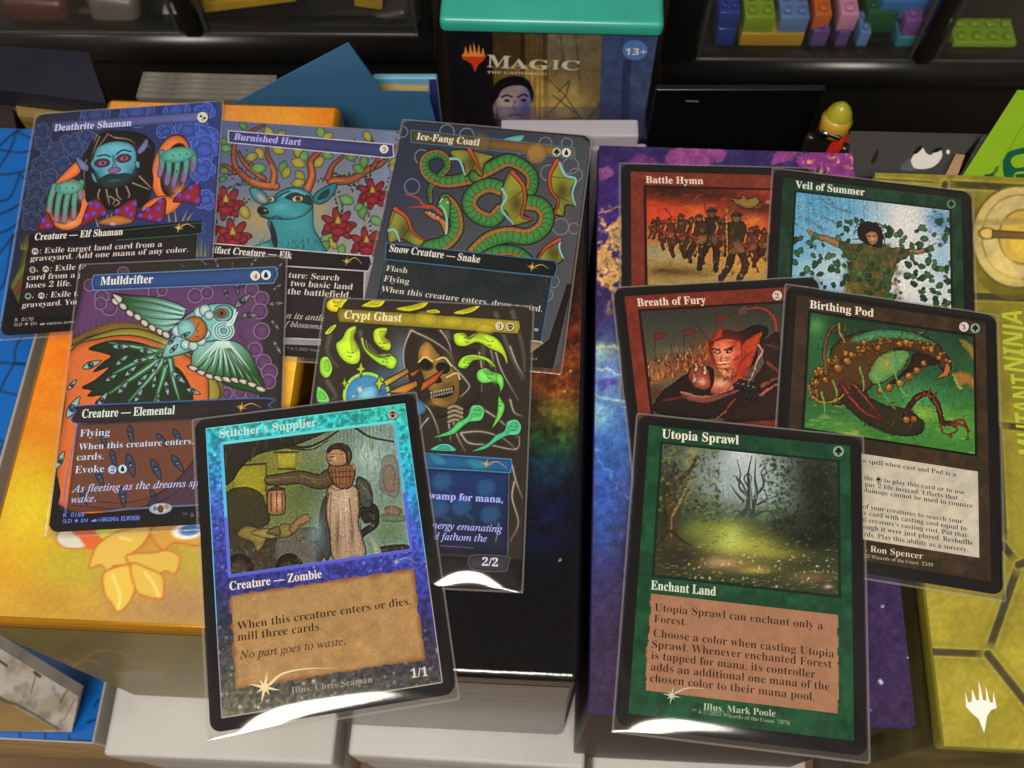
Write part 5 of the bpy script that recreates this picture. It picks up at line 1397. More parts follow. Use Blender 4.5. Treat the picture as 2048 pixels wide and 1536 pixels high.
p.f('560,370 600,350 650,355 690,385 700,440 690,500 640,490 590,470 555,430', '#1c130f')
for a in ('600,370 560,365 540,390', '590,390 545,400 535,430', '600,360 580,345 555,350', '650,360 690,370 705,410', '580,430 550,450 530,450', '690,420 710,460 700,500'):
    p.st(a, 12, '#1c130f', 1, 3)
p.f('605,420 635,405 668,420 672,460 645,482 615,465', '#a5764e', 1, '#2a170e', 4).st('612,432 630,436', 5, '#2a170e').st('645,434 662,430', 5, '#2a170e').st('630,462 652,462', 5, '#3a1c12').sp(640, 450, 8, 14, '#c49a70', .8)
g = random.Random(12)
for k in range(210):
    x, y = g.uniform(190, 1085), g.uniform(340, 860)
    if 560 < x < 700 and 360 < y < 490 or y < 330 + .0 * x or (x < 430 and y < 430):
        continue
    leaf(p, x, y, g.uniform(22, 52), g.uniform(0, 180), g.choice(['#2a4a28', '#35603a', '#3c6a3c', '#22402a', '#4a7a4a']), '#1a3020', 1, .34)
p.warp(16, 1.4).repaint(1300, 8, .22, 4, .65).repaint(1500, 4.5, .35, 7, .7)
p.noise(5, .10, 6).crisp(.5)
H.put_art(p)
s = H.sheet(); s.t('Veil of Summer', (201, 158), (595, 203), '#e2e6da', 'b', 3.0); s.obj('title_line', H.m, H.card); s.mana(1088, 251, 26, 'tree', '#5a7f64'); s.obj('cost_symbol', H.m, H.card)

# red card with a fiery figure
I = Card('I', 'sleeved red-framed card with a glowing red-faced armoured figure before a dark army', 0, seed=10)
I.old_frame('#6f2a1e', '#7c3426', 8, '#2a0f0a', art=(6.0, 7.3, 57.2, 47.2))
p = I.art(6.4, 7.7, 56.8, 46.8, '#3a3a30')
p.shade = (.4, 9)
p.img[:] = p.col(('#33342e', '#4f4c3c', 400, 880, 400, 1130), p.x, p.y)
p.sp(400, 1180, 160, 60, '#8a4a2a', .8); p.sp(260, 1230, 90, 60, '#a06a34', .8); p.sp(480, 1130, 100, 50, '#7a3424', .8); p.sp(260, 1340, 60, 60, '#4a3020', .9); p.sp(420, 1090, 120, 20, '#6f6a4a', .7)
g = random.Random(5)
for k in range(170):
    x = g.uniform(210, 560); y = 1230 - (x - 210) * .35 + g.uniform(-60, 60)
    p.st([(x, y), (x + g.uniform(-10, 10), y - g.uniform(10, 34))], 6, g.choice(['#2a1810', '#b0623a', '#6a2c1c', '#c98a50', '#3c2016']), .9, 3)
for x, y in ((250, 1010), (590, 910), (410, 990)):
    p.st([(x, y - 10), (x + 4, y + 130)], 4, '#2a2018'); p.f([(x, y - 12), (x + 40, y - 18), (x + 75, y - 4), (x + 40, y + 14), (x + 4, y + 20)], '#6a2820', .9)
for a in ('480,940 560,1050', '450,1060 470,1130', '230,1130 250,1150', '340,1060 350,1120', '390,1080 380,1130'):
    p.st(a, 4, '#2a1c14')
p.pg('720,860 760,845 760,880 720,895', '#8a8474', .7)
p.ost('725,880 790,855 870,865 920,920 930,1000', 12, '#8f4030', '#2a1210', 4, 26)
p.f('580,1010 640,975 720,985 800,950 880,960 880,1000 830,1060 820,1140 760,1200 600,1180 550,1080', '#1f1311')
p.f('560,1040 590,1010 600,990 630,975 620,1020 640,1010', '#c23c20', .9).f('740,1060 800,1010 850,990 830,1050 800,1140 760,1230 700,1290 680,1200', '#bb4022', .95)
p.sp(640, 1110, 110, 120, '#a8321c', .8)
p.f('570,1070 600,1035 660,1025 720,1040 735,1090 730,1160 700,1230 650,1248 610,1210 585,1150', '#cc5f40', 1, '#6a1c10', 4)
p.sp(640, 1110, 50, 40, '#e8a07c', .8); p.sp(650, 1200, 40, 30, '#e09a70', .8); p.sp(700, 1060, 30, 24, '#b8361e', .8); p.sp(720, 1170, 30, 70, '#a02c18', .8)
p.f('580,1100 605,1090 620,1100 600,1112', '#3a100a').f('645,1100 675,1080 690,1085 665,1110', '#3a100a').el(600, 1100, 8, 5, 0, '#f0d8c0').el(668, 1097, 9, 5, -20, '#f0d8c0').st('575,1082 612,1088', 8, '#5a160c').st('640,1090 695,1068', 9, '#5a160c').st('628,1110 615,1150 635,1156', 5, '#8a2c18').st('600,1165 630,1158 665,1160', 9, '#e8b49a').st('600,1166 632,1170 668,1162', 5, '#4a120a').st('610,1190 640,1196 670,1186', 5, '#9a3820')
p.f('560,1240 620,1240 690,1270 740,1240 800,1280 760,1310 640,1330 560,1320', '#b0563c', .95).sp(620, 1275, 40, 22, '#e0b090', .9)
p.f('280,1340 360,1270 440,1220 560,1180 580,1260 560,1330 640,1330 760,1270 830,1290 820,1360 740,1420 600,1470 260,1440', '#211614', 1, '#120b09', 4)
p.f('440,1200 480,1180 540,1190 560,1230 560,1300 500,1310 450,1270', '#8a3a28', 1, '#1c0e0b', 5).sp(515, 1265, 26, 22, '#dca080', .9)
for x, y in ((480, 1180), (530, 1195), (470, 1240)):
    p.f([(x - 12, y + 25), (x, y - 25), (x + 12, y + 25)], '#c9a084', 1, '#1c0e0b', 3)
p.f('390,1320 460,1335 560,1350 700,1310 720,1320 560,1380 440,1370', '#8a4a3c', .9); p.st('400,1325 540,1350 690,1300', 10, '#c98070', .7, 4); p.st('300,1370 420,1350', 14, '#5a2a20', .8)
for k in range(4):
    p.ost([(700 + 28 * k, 1290 + 6 * k), (730 + 28 * k, 1265 + 6 * k), (770 + 20 * k, 1310 + 14 * k), (750 + 22 * k, 1350 + 10 * k)], 26, '#2c2220', '#100a08', 5, 18); p.st([(715 + 28 * k, 1275 + 6 * k), (745 + 24 * k, 1280 + 8 * k)], 6, '#8a8078', .8)
p.f('830,1060 880,1020 950,1020 960,1480 640,1480 700,1400 830,1360 800,1260 860,1160', '#271815', .96)
p.st('830,1060 850,1100 820,1150 800,1220 770,1270', 12, '#c48a80', .9, 5); p.st('880,1160 930,1200 950,1240', 20, '#8f3f2c', .9, 8); p.st('850,1290 900,1260 950,1240', 22, '#a04a34', .9, 8); p.st('840,1340 900,1300 940,1280', 16, '#b8604a', .8, 6); p.st('640,1440 680,1380 700,1360', 14, '#8a3a28', .8, 4); p.st('600,1470 660,1420', 9, '#a04a34', .8, 3); p.st('880,1060 940,1080', 10, '#6a3428', .7)
p.dabs(80, (640, 1040, 950, 1480), 14, ['#1a0f0d', '#3a201a', '#6a3024', '#120a08'], .6, (0, 180), 3, 9)
p.warp(16, 1.4).repaint(1300, 8, .22, 4, .65).repaint(1500, 4.5, .35, 7, .7)
p.noise(5, .10, 6).crisp(.5)
I.put_art(p)
s = I.sheet(); s.t('Breath of Fury', (153, 845), (536, 829), '#e6d0ba', 'b', 2.9); s.obj('title_line', I.m, I.card); s.mana(934, 785, 27, '2', '#d2c4b6'); s.obj('cost_symbol', I.m, I.card)

# brown card with an organic pod in a swamp
J = Card('J', 'sleeved brown-framed card with an orange-beaded pod over a green swamp', .5, seed=11)
J.old_frame('#33271b', '#45321f', 9, '#15100a', art=(6.1, 7.2, 57.5, 47.5))
p = J.art(6.4, 7.5, 57.2, 47.2, '#27502c')
p.shade = (.4, 9)
p.img[:] = p.col(('#1c3a26', '#3c7a34', 500, 250, 560, 780), p.x, p.y)
p.sp(220, 300, 70, 150, '#2f6a3a', .8); p.sp(220, 220, 40, 40, '#58944a', .8); p.sp(700, 560, 160, 70, '#46905a', .8); p.sp(720, 640, 120, 40, '#8ab43e', .8); p.sp(900, 700, 110, 60, '#5a9a36', .8); p.sp(600, 740, 140, 40, '#3a7a32', .8); p.sp(320, 690, 150, 30, '#4f8a38', .8); p.sp(820, 380, 90, 120, '#235038', .8); p.sp(380, 740, 60, 20, '#b0cc50', .8); p.sp(850, 800, 120, 24, '#3c7a2c', .9); p.sp(920, 260, 60, 60, '#183424', .8)
p.dabs(220, (165, 540, 985, 850), 18, ['#2c6a2c', '#5a9a3a', '#1c4020', '#86b048', '#3a7a4a', '#a8c458'], .5, (-12, 12), 5, 3); p.dabs(80, (165, 150, 985, 540), 18, ['#1a3a24', '#2f5a34', '#12281a', '#3c7046'], .5, (60, 120), 3, 4)
p.st('370,280 300,330 260,400', 26, '#3a8a68', .7)
p.f('270,420 300,320 400,260 520,240 660,245 780,290 850,360 870,420 850,460 800,400 720,350 620,330 560,360 520,440 480,520 420,560 340,600 260,580 200,540 210,470', '#4a3014', 1, '#1a1008', 5)
p.f('380,290 480,245 600,240 720,268 800,310 700,290 560,280 440,300', '#3f8a5a', .9).f('470,450 520,370 600,335 670,350 640,420 560,480 500,500', '#5f8a48', 1, '#1c1c0c', 4).sp(560, 400, 40, 30, '#a8944a', .7); p.sp(600, 390, 20, 40, '#3f8a60', .7); p.f('690,350 780,370 820,400 740,420 640,460 600,500 560,500 660,420', '#2a180e', .95).f('330,560 420,500 480,560 560,600 660,620 740,680 720,740 620,750 520,720 420,660', '#2c2214', .95)
g = random.Random(21)
def bead(x, y, r):
    p.el(x, y, r, None, 0, '#9a5c1e', 1, '#2a1608', 3).el(x - r * .2, y - r * .25, r * .5, None, 0, '#d89c48', .9)
for k in range(46):
    t = k / 45
    q = cr_open('215,560 200,500 240,440 330,380 430,330 520,300 600,300 700,310 790,340 845,385 850,430', 10)
    x, y = q[int(t * (len(q) - 1))]
    bead(x + g.uniform(-16, 16), y + g.uniform(-18, 18), g.uniform(7, 17))
for x, y, r in ((530, 530, 16), (572, 515, 20), (625, 495, 20), (668, 463, 20), (705, 435, 17), (738, 400, 15), (326, 422, 22), (370, 390, 20), (515, 325, 18), (655, 670, 18), (690, 668, 18), (265, 480, 16)):
    bead(x, y, r)
for k in range(60):
    x, y = g.uniform(220, 800), g.uniform(240, 420)
    if y < 300 + abs(x - 560) * .25:
        p.st([(x, y), (x + g.uniform(-20, 20), y + g.uniform(-50, 30))], 5, g.choice(['#b07c30', '#6a4518', '#8a6a28', '#2a180c']), .9, 1)
for k in range(90):
    q = g.choice(cr_open('215,560 205,500 250,440 330,390 430,340 520,310', 8))
    p.st([q + np.array((g.uniform(-25, 25), g.uniform(-25, 25))), q + np.array((g.uniform(-30, 30), g.uniform(-10, 50)))], 5, g.choice(['#a8742c', '#5a3a14', '#c08a3a', '#20130a']), .85, 1)
p.f('845,400 865,420 850,460 800,470 830,440', '#b8703a', 1, '#2a1608', 3)
p.ost('270,450 260,330 290,240 330,210', 18, '#7a5a24', '#1a1008', 5, 8); p.ost('200,560 260,590 330,570 380,520', 12, '#8a6a2c', '#1a1008', 4, 8); p.ost('330,210 340,260 360,300', 10, '#a87c34', '#1a1008', 4, 6)
for a in ('250,540 262,610 258,660', '590,350 600,450 640,540 700,570', '500,440 540,540 600,620', '430,420 450,500 440,560', '540,360 520,440 480,480', '300,480 320,540 310,590'):
    p.st(a, 9, '#6f9a48', .9, 4)
p.f('220,670 258,640 300,670', '#6aa048', .8)
for a, w_ in (('350,510 420,600 540,680', 40), ('400,500 470,580 530,660', 24), ('380,560 460,640 540,670', 26)):
    p.st(a, w_, '#5a1c1e', .95, 12); p.st(a, 6, '#a85a50', .7, 2)
p.ost('650,640 690,580 750,545 800,590 830,680 880,690', 26, '#452018', '#160a06', 5, 22); p.st('700,570 750,548 795,590 825,670', 6, '#a8584a', .8, 3)
for a in ('870,690 920,670 950,720 948,770', '870,690 900,720 850,745', '880,690 930,700 960,730', '820,690 830,730 870,750', '740,550 730,525', '755,550 770,525', '780,565 800,540'):
    p.ost(a, 12, '#7a2a24', '#1c0a08', 3, 4)
p.dabs(70, (420, 560, 740, 750), 12, ['#15100a', '#3c2c18', '#5a4424', '#241a0f'], .8, (0, 180), 4, 8)
p.f('905,290 940,290 985,330 985,400 950,350', '#8a7a34', .9).f('880,450 940,440 985,480 985,530 940,500 905,520', '#a06a34', .9).st('880,455 905,510 920,520', 9, '#7aa04c')
p.warp(16, 1.4).repaint(1300, 8, .22, 4, .65).repaint(1500, 4.5, .35, 7, .7)
p.noise(5, .10, 6).crisp(.5)
J.put_art(p)
p = J.art(5.6, 52.7, 58.0, 79.1, '#c4bca8', .35)
p.noise(30, .06, 3).tint(40, '#a8a49c', .5, 5, .45, .7)
paint_obj('text_panel', p, .02, J.m, J.card)
s = J.sheet(); s.t('Birthing Pod', (190, 134), (497, 177), '#e4dccc', 'b', 2.9); s.obj('title_line', J.m, J.card); s.mana(931, 225, 23, '3', '#d6cfc4'); s.obj('cost_symbol', J.m, J.card); s.mana(985, 232, 23, 'tree', '#86a888'); s.obj('cost_symbol', J.m, J.card)
TX = '#1e1812'
for a in (('n spell when cast and Pod is a', (444, 876), (893, 944)), ('to play this card or to use', (548, 972), (934, 1030)), ('the', (452, 958), (494, 964)), ('pay 2 life instead. Effects that', (455, 990), (902, 1056)), ('damage cannot be used to counter', (450, 1018), (974, 1096)), ('of your creatures to search your', (446, 1096), (924, 1170)),
          ('e card with casting cost equal to', (450, 1128), (943, 1204)), ('d creature’s casting cost. Put that', (446, 1160), (946, 1236)), ('ough it were just played. Reshuffle', (448, 1194), (973, 1274)), ('rds. Play this ability as a sorcery.', (450, 1230), (948, 1306))):
    s.t(*a, TX)
s.mana(520, 958, 15, 'tree', '#b3ab98')
s.t('. Ron Spencer', (460, 1302), (734, 1340), '#d8ccb8', 'r'); s.t('25 Wizards of the Coast  2349', (452, 1332), (782, 1376), '#b0a48f', 'r'); s.obj('text_box', J.m, J.card)

# green card with a forest clearing
K = Card('K', 'sleeved green-framed card with a forest clearing and twisted tree above a brown text panel', 2.0, seed=12)
K.old_frame('#143d26', '#1f5234', 10, '#0f2417', art=(5.9, 7.2, 57.7, 47.4))
p = K.art(6.2, 7.5, 57.4, 47.1, '#2a3020')
p.img[:] = p.col(('#55645c', '#333a22', 560, 250, 560, 560), p.x, p.y)
p.sp(570, 280, 150, 110, '#aebbbc', 1); p.sp(640, 350, 150, 80, '#95a8a6', .95); p.sp(480, 330, 100, 80, '#8ea2a4', .85); p.sp(560, 210, 70, 40, '#c4cccb', .8); p.sp(700, 420, 90, 40, '#7f9490', .8)
p.dabs(60, (440, 190, 740, 430), 18, ['#b4c0c2', '#93a4a8', '#c6d0d0'], .35, (-20, 20), 3, 8)
for x, h, w_ in ((480, 120, 9), (505, 90, 8), (455, 80, 9), (668, 80, 8), (690, 60, 8), (530, 60, 7), (645, 70, 7)):
    p.st([(x, 450), (x + 4, 450 - h * .6), (x - 2, 450 - h)], w_, '#6b7d7a', .9, 2)
p.dabs(160, (400, 420, 760, 490), 12, ['#4a5c4c', '#5f7260', '#39492f', '#6c7c58'], .8, (0, 180), 2, 14)
for a_, w_ in (('560,470 585,440 585,390 560,330 528,300', 24), ('610,470 598,400 592,330 590,290 605,215', 28), ('600,470 625,380 618,310 622,232', 20), ('588,390 552,350 556,290 542,235', 12), ('618,390 655,345 646,290 660,262', 12), ('590,350 572,315 590,292 604,312 594,336', 8), ('570,410 535,372 515,338', 11), ('630,425 668,400 655,360', 10), ('575,470 540,450 520,462', 12), ('620,470 660,452 690,462', 12), ('560,330 540,318 545,300', 6), ('650,300 668,290 664,276', 5)):
    p.st(a_, w_, '#39423e', 1, 3)
for a_, w_ in (('602,440 600,360 598,300', 7), ('622,400 620,330', 5), ('584,400 566,340', 5)):
    p.st(a_, w_, '#8a9288', .7, 2)
p.sp(470, 540, 140, 44, '#8f993c', .95); p.sp(570, 600, 200, 46, '#a6aa46', .95); p.sp(520, 570, 50, 60, '#bcc468', .7); p.sp(400, 530, 70, 34, '#6a7834', .9); p.sp(690, 630, 150, 26, '#9a9840', .8); p.sp(520, 680, 180, 30, '#927440', .8); p.sp(470, 670, 66, 18, '#c09a76', .7); p.sp(620, 706, 70, 16, '#a59a3a', .8); p.sp(850, 735, 90, 24, '#7a5c40', .8)
p.sp(300, 650, 90, 70, '#2c281c', .9); p.sp(860, 570, 140, 60, '#161b12', .95); p.sp(760, 500, 60, 30, '#242c1e', .9)
p.dabs(420, (190, 520, 970, 800), 8, ['#4c5224', '#8c9240', '#2c2e1a', '#b4b45a', '#5c5634', '#7c7c40', '#a08458'], .6, (-12, 12), 4, 5)
p.dabs(90, (330, 640, 960, 790), 5, ['#c8a890', '#d8c8a0', '#b07a8a', '#c4c070'], .8, (0, 180), 1.5, 15); p.sp(930, 775, 20, 9, '#c88aac', .9)
p.sp(240, 420, 60, 200, '#242214', .9); p.sp(890, 320, 110, 160, '#181c13', .97); p.sp(920, 500, 80, 100, '#12150e', .97)
p.st('255,590 268,480 248,410 280,340 335,285 372,220', 46, '#3f3422', 1, 12).st('268,470 300,410 332,345 350,300', 13, '#8a7044', .8, 4).st('262,560 262,480', 10, '#7a6540', .7, 6).st('245,540 215,580 192,610', 20, '#33291a', 1, 6).st('265,540 310,580 350,600', 18, '#33291a', 1, 5).st('300,330 270,280 240,250', 14, '#33291a', 1, 5)
p.dabs(420, (190, 170, 470, 460), 8, ['#1c2012', '#3a4220', '#56602c', '#767a3a', '#262a16', '#4a5426', '#8a8440'], .8, (0, 180), 1.8, 3)
p.sp(420, 290, 40, 60, '#6f807c', .4); p.sp(350, 200, 20, 14, '#a8903c', .7); p.sp(330, 250, 18, 20, '#8c8a44', .6)
p.dabs(420, (690, 205, 975, 560), 8, ['#12160f', '#222a1c', '#2e3826', '#161b12', '#3a4630', '#1b2218'], .85, (0, 180), 1.8, 4)
p.dabs(130, (640, 200, 780, 420), 6, ['#1e261a', '#2f3a28', '#263020'], .8, (0, 180), 1.8, 24); p.dabs(120, (360, 380, 480, 500), 7, ['#39462a', '#4f5c34', '#26301c', '#65703e'], .8, (0, 180), 1.8, 25)
p.repaint(900, 4, .35, 7, .6)
p.noise(5, .10, 6).crisp(.6)
K.put_art(p)
(x0, y1), (x1, y0) = L(5.3, 52.6), L(57.3, 79.0)
p = Paint(K.p, x0, y0, x1, y1, .3, '#9c7054')
p.noise(50, .08, 3).noise(6, .06, 5)
edge = np.minimum(p.lx - x0, x1 - p.lx) + .9 * (fbm(p.ly / 1.6, p.ly * 0, 4, 2) - .75)
paint_obj('text_panel', p, .02, K.m, K.card, keep=(edge > 0)[:-1, :-1])
s = K.sheet(); s.t('Utopia Sprawl', (221, 140), (549, 168), '#e4e2d2', 'b', 2.9); s.obj('title_line', K.m, K.card); s.mana(975, 198, 23, 'tree', '#7fa488'); s.obj('cost_symbol', K.m, K.card)
s.t('Enchant Land', (174, 786), (451, 814), '#cfd6c4', 'b', 2.6); s.obj('type_line', K.m, K.card)
TX = '#2a170f'
for a in (('Utopia Sprawl can enchant only a', (190, 878), (908, 958)), ('Forest.', (187, 926), (326, 941)), ('Choose a color when casting Utopia', (184, 988), (956, 1078)), ('Sprawl. Whenever enchanted Forest', (178, 1036), (946, 1122)), ('is tapped for mana, its controller', (176, 1083), (876, 1164)), ('adds an additional one mana of the', (173, 1132), (936, 1218)), ('chosen color to their mana pool.', (170, 1180), (872, 1262))):
    s.t(*a, TX)
s.t('Illus. Mark Poole', (398, 1300), (706, 1330), '#b4c0a4', 'r'); s.t('™ & © 2025 Wizards of the Coast  7070', (348, 1312), (766, 1366), '#8aa084', 'r'); star(s, 263, 1240, 40, '#bfc0a8', [(280, 1228), (330, 1208), (400, 1210)]); s.obj('text_box', K.m, K.card)
# ---------------------------------------------------------------- behind the cards
def rot_between(a, b):
    return math.atan2(b[1] - a[1], b[0] - a[0])
BLK_PL = mat('black_plastic', '#131211', .32, var=.15, vscale=30, bstr=.08, bscale=300)
# upright teal-topped box
a_, b_ = aty(887, 57, 284), aty(1318, 71, 279)
mr = rot_between(a_, b_)
mw = float(np.hypot(b_[0] - a_[0], b_[1] - a_[1]))
mz = float((a_[2] + b_[2]) / 2)
mag = Carton('card_box', 'tall box with teal lid, gold and slate striped front and fiery emblem, at back centre', 'box', a_[0], a_[1], mz, mw, 74, 214 + mz, mr)
mag.body(mat('dark_slate_board', '#1b1a22', .4, var=.2), z1=mag.h - .5, r=1.0)
MB().rbox(-1.2, -1.6, mag.h - .4, mw + 1.2, 75, mag.h + 6.5, 2.2, n=5).build('lid', mat('teal_board', '#2f9a86', .3, var=.08, bstr=.05), mag.root, True)
p = Paint(mag.front, .4, -70, mw - .4, -.3, .35, '#17151a')
p.pg('985,40 1045,40 1045,330 990,330', '#6a5028').pg('1040,40 1062,40 1062,330 1040,330', '#3a2c1e').pg('1050,40 1092,40 1092,330 1052,330', '#a07c3a').pg('1086,40 1098,40 1098,330 1088,330', '#33221a').pg('1096,40 1206,40 1196,330 1096,330', '#6a5a3c')
p.sp(1060, 210, 40, 60, '#d0a84e', .95); p.sp(1130, 215, 45, 50, '#d0b264', .95); p.sp(1140, 90, 60, 50, '#6a645a', .7); p.pg('985,40 1090,40 1090,130 985,130', '#241c14', .55)
for x in (1060, 1070, 1080):
    p.st([(x, 40), (x - 1, 330)], 2, '#4a3818', .7)
for a in ('1098,160 1130,190 1170,250', '1115,185 1140,160 1132,190 1100,225', '1170,250 1200,205', '1110,150 1130,110', '1100,240 1160,235', '1150,60 1160,160', '1120,60 1128,130', '1105,190 1150,225'):
    p.st(a, 2.6, '#4a3c22', .85, smooth=False)
p.pg('1206,40 1330,40 1320,330 1194,330', '#3c4a72').pg('1245,120 1262,120 1256,330 1240,330', '#252c48', .9).sp(1290, 200, 40, 80, '#4a5878', .7)
p.f('992,205 994,180 1008,166 1030,161 1052,170 1062,192 1060,222 1050,244 1028,252 1008,244 996,226', '#a08c90').sp(1052, 210, 14, 34, '#5a5c9a', .85).sp(1010, 200, 12, 16, '#c4acac', .8)
p.f('984,206 986,176 1002,158 1030,151 1056,160 1067,184 1064,206 1058,184 1046,172 1022,172 1004,180 996,196', '#16121a')
p.st('1003,194 1014,190 1024,194', 4, '#2a1f2a').st('1036,194 1046,189 1056,192', 4, '#2a1f2a').el(1014, 201, 6, 3, 0, '#2c2138').el(1047, 200, 6, 3, 0, '#241c38').st('1030,200 1027,216 1034,219', 3, '#5f4c5c', .8).st('1018,232 1030,229 1044,231', 4, '#5a3f50').f('986,215 992,206 995,222 990,228', '#8a767c').f('955,262 992,236 1010,250 1050,250 1075,262 1080,330 955,330', '#1b1b30')
p.noise(14, .2, 3)
stand(paint_obj('front_print', p, 0, P_GLOSS, mag.root), mag, .06)
s = Sheet(mag.front, 0)
em = [(923, 112), (929, 104), (931, 92), (935, 105), (938, 108), (940, 88), (944, 102), (947, 106), (947, 84), (952, 102), (955, 106), (958, 88), (960, 106), (963, 108), (966, 94), (969, 108), (971, 114), (965, 122), (957, 128), (950, 144), (944, 128), (935, 122), (926, 118)]
s.pg(em, '#c23a1c')
top = [(923, 112), (929, 104), (931, 92), (935, 105), (938, 108), (940, 88), (944, 102), (947, 106), (947, 84), (952, 102), (955, 106), (958, 88), (960, 106), (963, 108), (966, 94), (969, 108), (971, 112), (960, 113), (935, 113)]
s.pg(top, '#d98a34'); stand(s.obj('emblem', P_MATTE, mag.root), mag, .08)
s = Sheet(mag.front, 0)
WT = '#c9c0a8'
s.t('M', (974, 133.5), (1020, 136.5), WT, 'b', None); s.t('A', (1020, 136), (1056, 137), WT, 'b', 5.2); s.t('G', (1058, 137), (1098, 139), WT, 'b', 5.2); s.t('I', (1104, 138), (1118, 138.5), WT, 'b', 5.2); s.t('C', (1123, 139), (1158, 140), WT, 'b', 5.2)
s.t('THE GATHERING', (974, 146), (1094, 150), WT, 'b', 1.3); stand(s.obj('lettering', P_MATTE, mag.root), mag, .09)
s = Sheet(mag.front, 0); s.el(1270, 100, 25, 20, '#4f74ae', 0, 28); s.t('13+', (1250, 109), (1292, 110), '#d5d2c8', 's'); stand(s.obj('age_mark', P_MATTE, mag.root), mag, .09)

# white card decks in clear wrap in front of it
def block(name, label, cat, u0, v0, u1, v1, z, h, m, dup=None, r=.8, group=None, depth=None):
    A_, B_, C_ = at(u0, v1, z), at(u1, v1, z), at(u0, v0, z)
    ro = rot_between(A_, B_)
    w_ = float(np.hypot(*(B_ - A_)[:2])); d_ = depth or float(np.hypot(*(C_ - A_)[:2]))
    b = Carton(name, label, cat, A_[0], A_[1], z, w_, d_, h, ro, group)
    b.body(m, r=r)
    return b
WCARD = mat('white_cards', '#d3cbbc', .6, var=.1, vscale=30, stretch=(.2, 8, 1))
d1 = block('card_deck', 'white deck of cards in clear blue-tinted wrap before the teal-topped box', 'card deck', 1002, 238, 1278, 272, -3, 122, WCARD)
MB().rbox(-2, -2, 0, d1.w + 3, d1.d + 5, 123.2, .8).build('clear_wrap', film_mat('wrap_film', .03, '#5a5a86', .06, '#e4e4f2'), d1.root, True)
d2 = block('card_deck', 'small white card deck low at the right end of the clear wrapped deck', 'card deck', 1184, 286, 1293, 300, -9, 116, WCARD)

# blue sheet of paper standing behind the golden box
def sheet_up(name, label, cat, pts, y, m, slant=0.0, thick=.5, group=None, parent=None):
    P = [aty(u, v, y) for u, v in pts]
    P = [q + np.array((0, 0, 0)) for q in P]
    o0 = np.array((np.mean([q[0] for q in P]), y, min(q[2] for q in P)))
    L2 = [(q[0] - o0[0], q[2] - o0[2]) for q in P]
    L2.append((L2[-1][0] * .9, -30)); L2.append((L2[0][0], -30))
    n = len(L2)
    v = [(a, 0, b) for a, b in L2] + [(a, thick, b) for a, b in L2]
    f = [tuple(range(n - 1, -1, -1)), tuple(range(n, 2 * n))] + [(i, (i + 1) % n, (i + 1) % n + n, i + n) for i in range(n)]
    o = MB().add(v, f).build(name, m)
    o.location = Vector(o0) * U
    return tag(o, label, cat, group)
sheet_up('paper_sheet', 'plain blue paper with a pointed corner standing behind the golden box', 'paper', [(455, 214), (560, 158), (697, 86), (765, 182), (856, 184), (872, 246)], 262, mat('blue_paper', '#2f5f82', .6, var=.06, bstr=.05))
bb = block('card_box', 'light blue box with a yellow strip peeking out behind the blue paper', 'box', 745, 146, 874, 157, -16, 198, mat('light_blue_board', '#5f98b4', .45, var=.15))
p = Paint(bb.front, .3, -30, bb.w - .3, -.3, .4, '#6aa6c0')
p.pg('760,168 856,170 856,184 760,184', '#d8b66a'); p.pg('858,150 884,150 884,300 862,300', '#2f2f6a')
stand(paint_obj('front_print', p, 0, P_GLOSS, bb.root), bb)
# clear card holders
CH = film_mat('holder_film', .22, '#b9b4ac', .08, '#dcdcdc')
CHM = mat('grey_insert', '#4c4a48', .5, var=.3)
for i, vv in enumerate((156, 166, 176, 186, 197)):
    A_, B_ = at(283 - 3 * i, vv - 3, -17), at(552, vv + 4, -17)
    r_ = thing('card_holder', ['clear rigid card holder, hindmost of the row behind the golden box', 'clear rigid card holder, second from the back behind the golden box', 'clear rigid card holder in the middle of the row behind the golden box',
                               'clear rigid card holder, second from the front behind the golden box', 'clear rigid card holder, frontmost of the row behind the golden box'][i], 'card holder', (A_[0], A_[1], -95), rz(rot_between(A_, B_)), 'clear card holders behind the golden box')
    w_ = float(np.hypot(*(B_ - A_)[:2]))
    MB().rbox(0, 0, 0, w_, 2.6, 78, .4, n=2).build('shell', CH, r_)
    MB().rbox(3, .9, 2, w_ - 3, 1.7, 74, .2, n=1).build('insert', CHM, r_)
    MB().rbox(2, .5, 76.6, w_ - 2, 2.1, 78.4, .4, n=2).build('rim', mat('clear_rim', '#6f6a62', .2, var=.5), r_)
# dark books and cards at the back left
NAVY = mat('navy_cover', '#191a26', .42, var=.3, vscale=30, bstr=.06)
def slab(name, label, cat, quad, z, h, m, pm=None):
    P = [at(u, v, z) for u, v in quad]
    o0 = P[0]
    L2 = np.array([(q[0] - o0[0], q[1] - o0[1]) for q in P])
    r_ = thing(name, label, cat, (o0[0], o0[1], z - h))
    MB().prism(L2, 0, h).build('body', m, r_)
    return r_, L2
r_, q = slab('album', 'dark navy album with grey page edges at the back left corner', 'album', [(-60, 172), (212, 206), (176, 104), (-60, 88)], -22, 10, NAVY)
pg_ = MB()
pg_.prism(q * .985 + np.array((.6, .4)), -5, 0)
pg_.build('pages', mat('grey_pages', '#5a594e', .7, var=.25, vscale=60, stretch=(.2, 1, 12)), r_)
MB().prism(q + np.array((0, -.4)), -8, -5.1).build('back_cover', NAVY, r_)
r2, q2 = slab('card_stack', 'stack of yellow-edged cards under the dark album at back left', 'card stack', [(36, 232), (190, 246), (215, 218), (28, 196)], -31, 183, mat('yellow_cards', '#7a6430', .6, var=.4, vscale=30, stretch=(.2, 1, 10)))
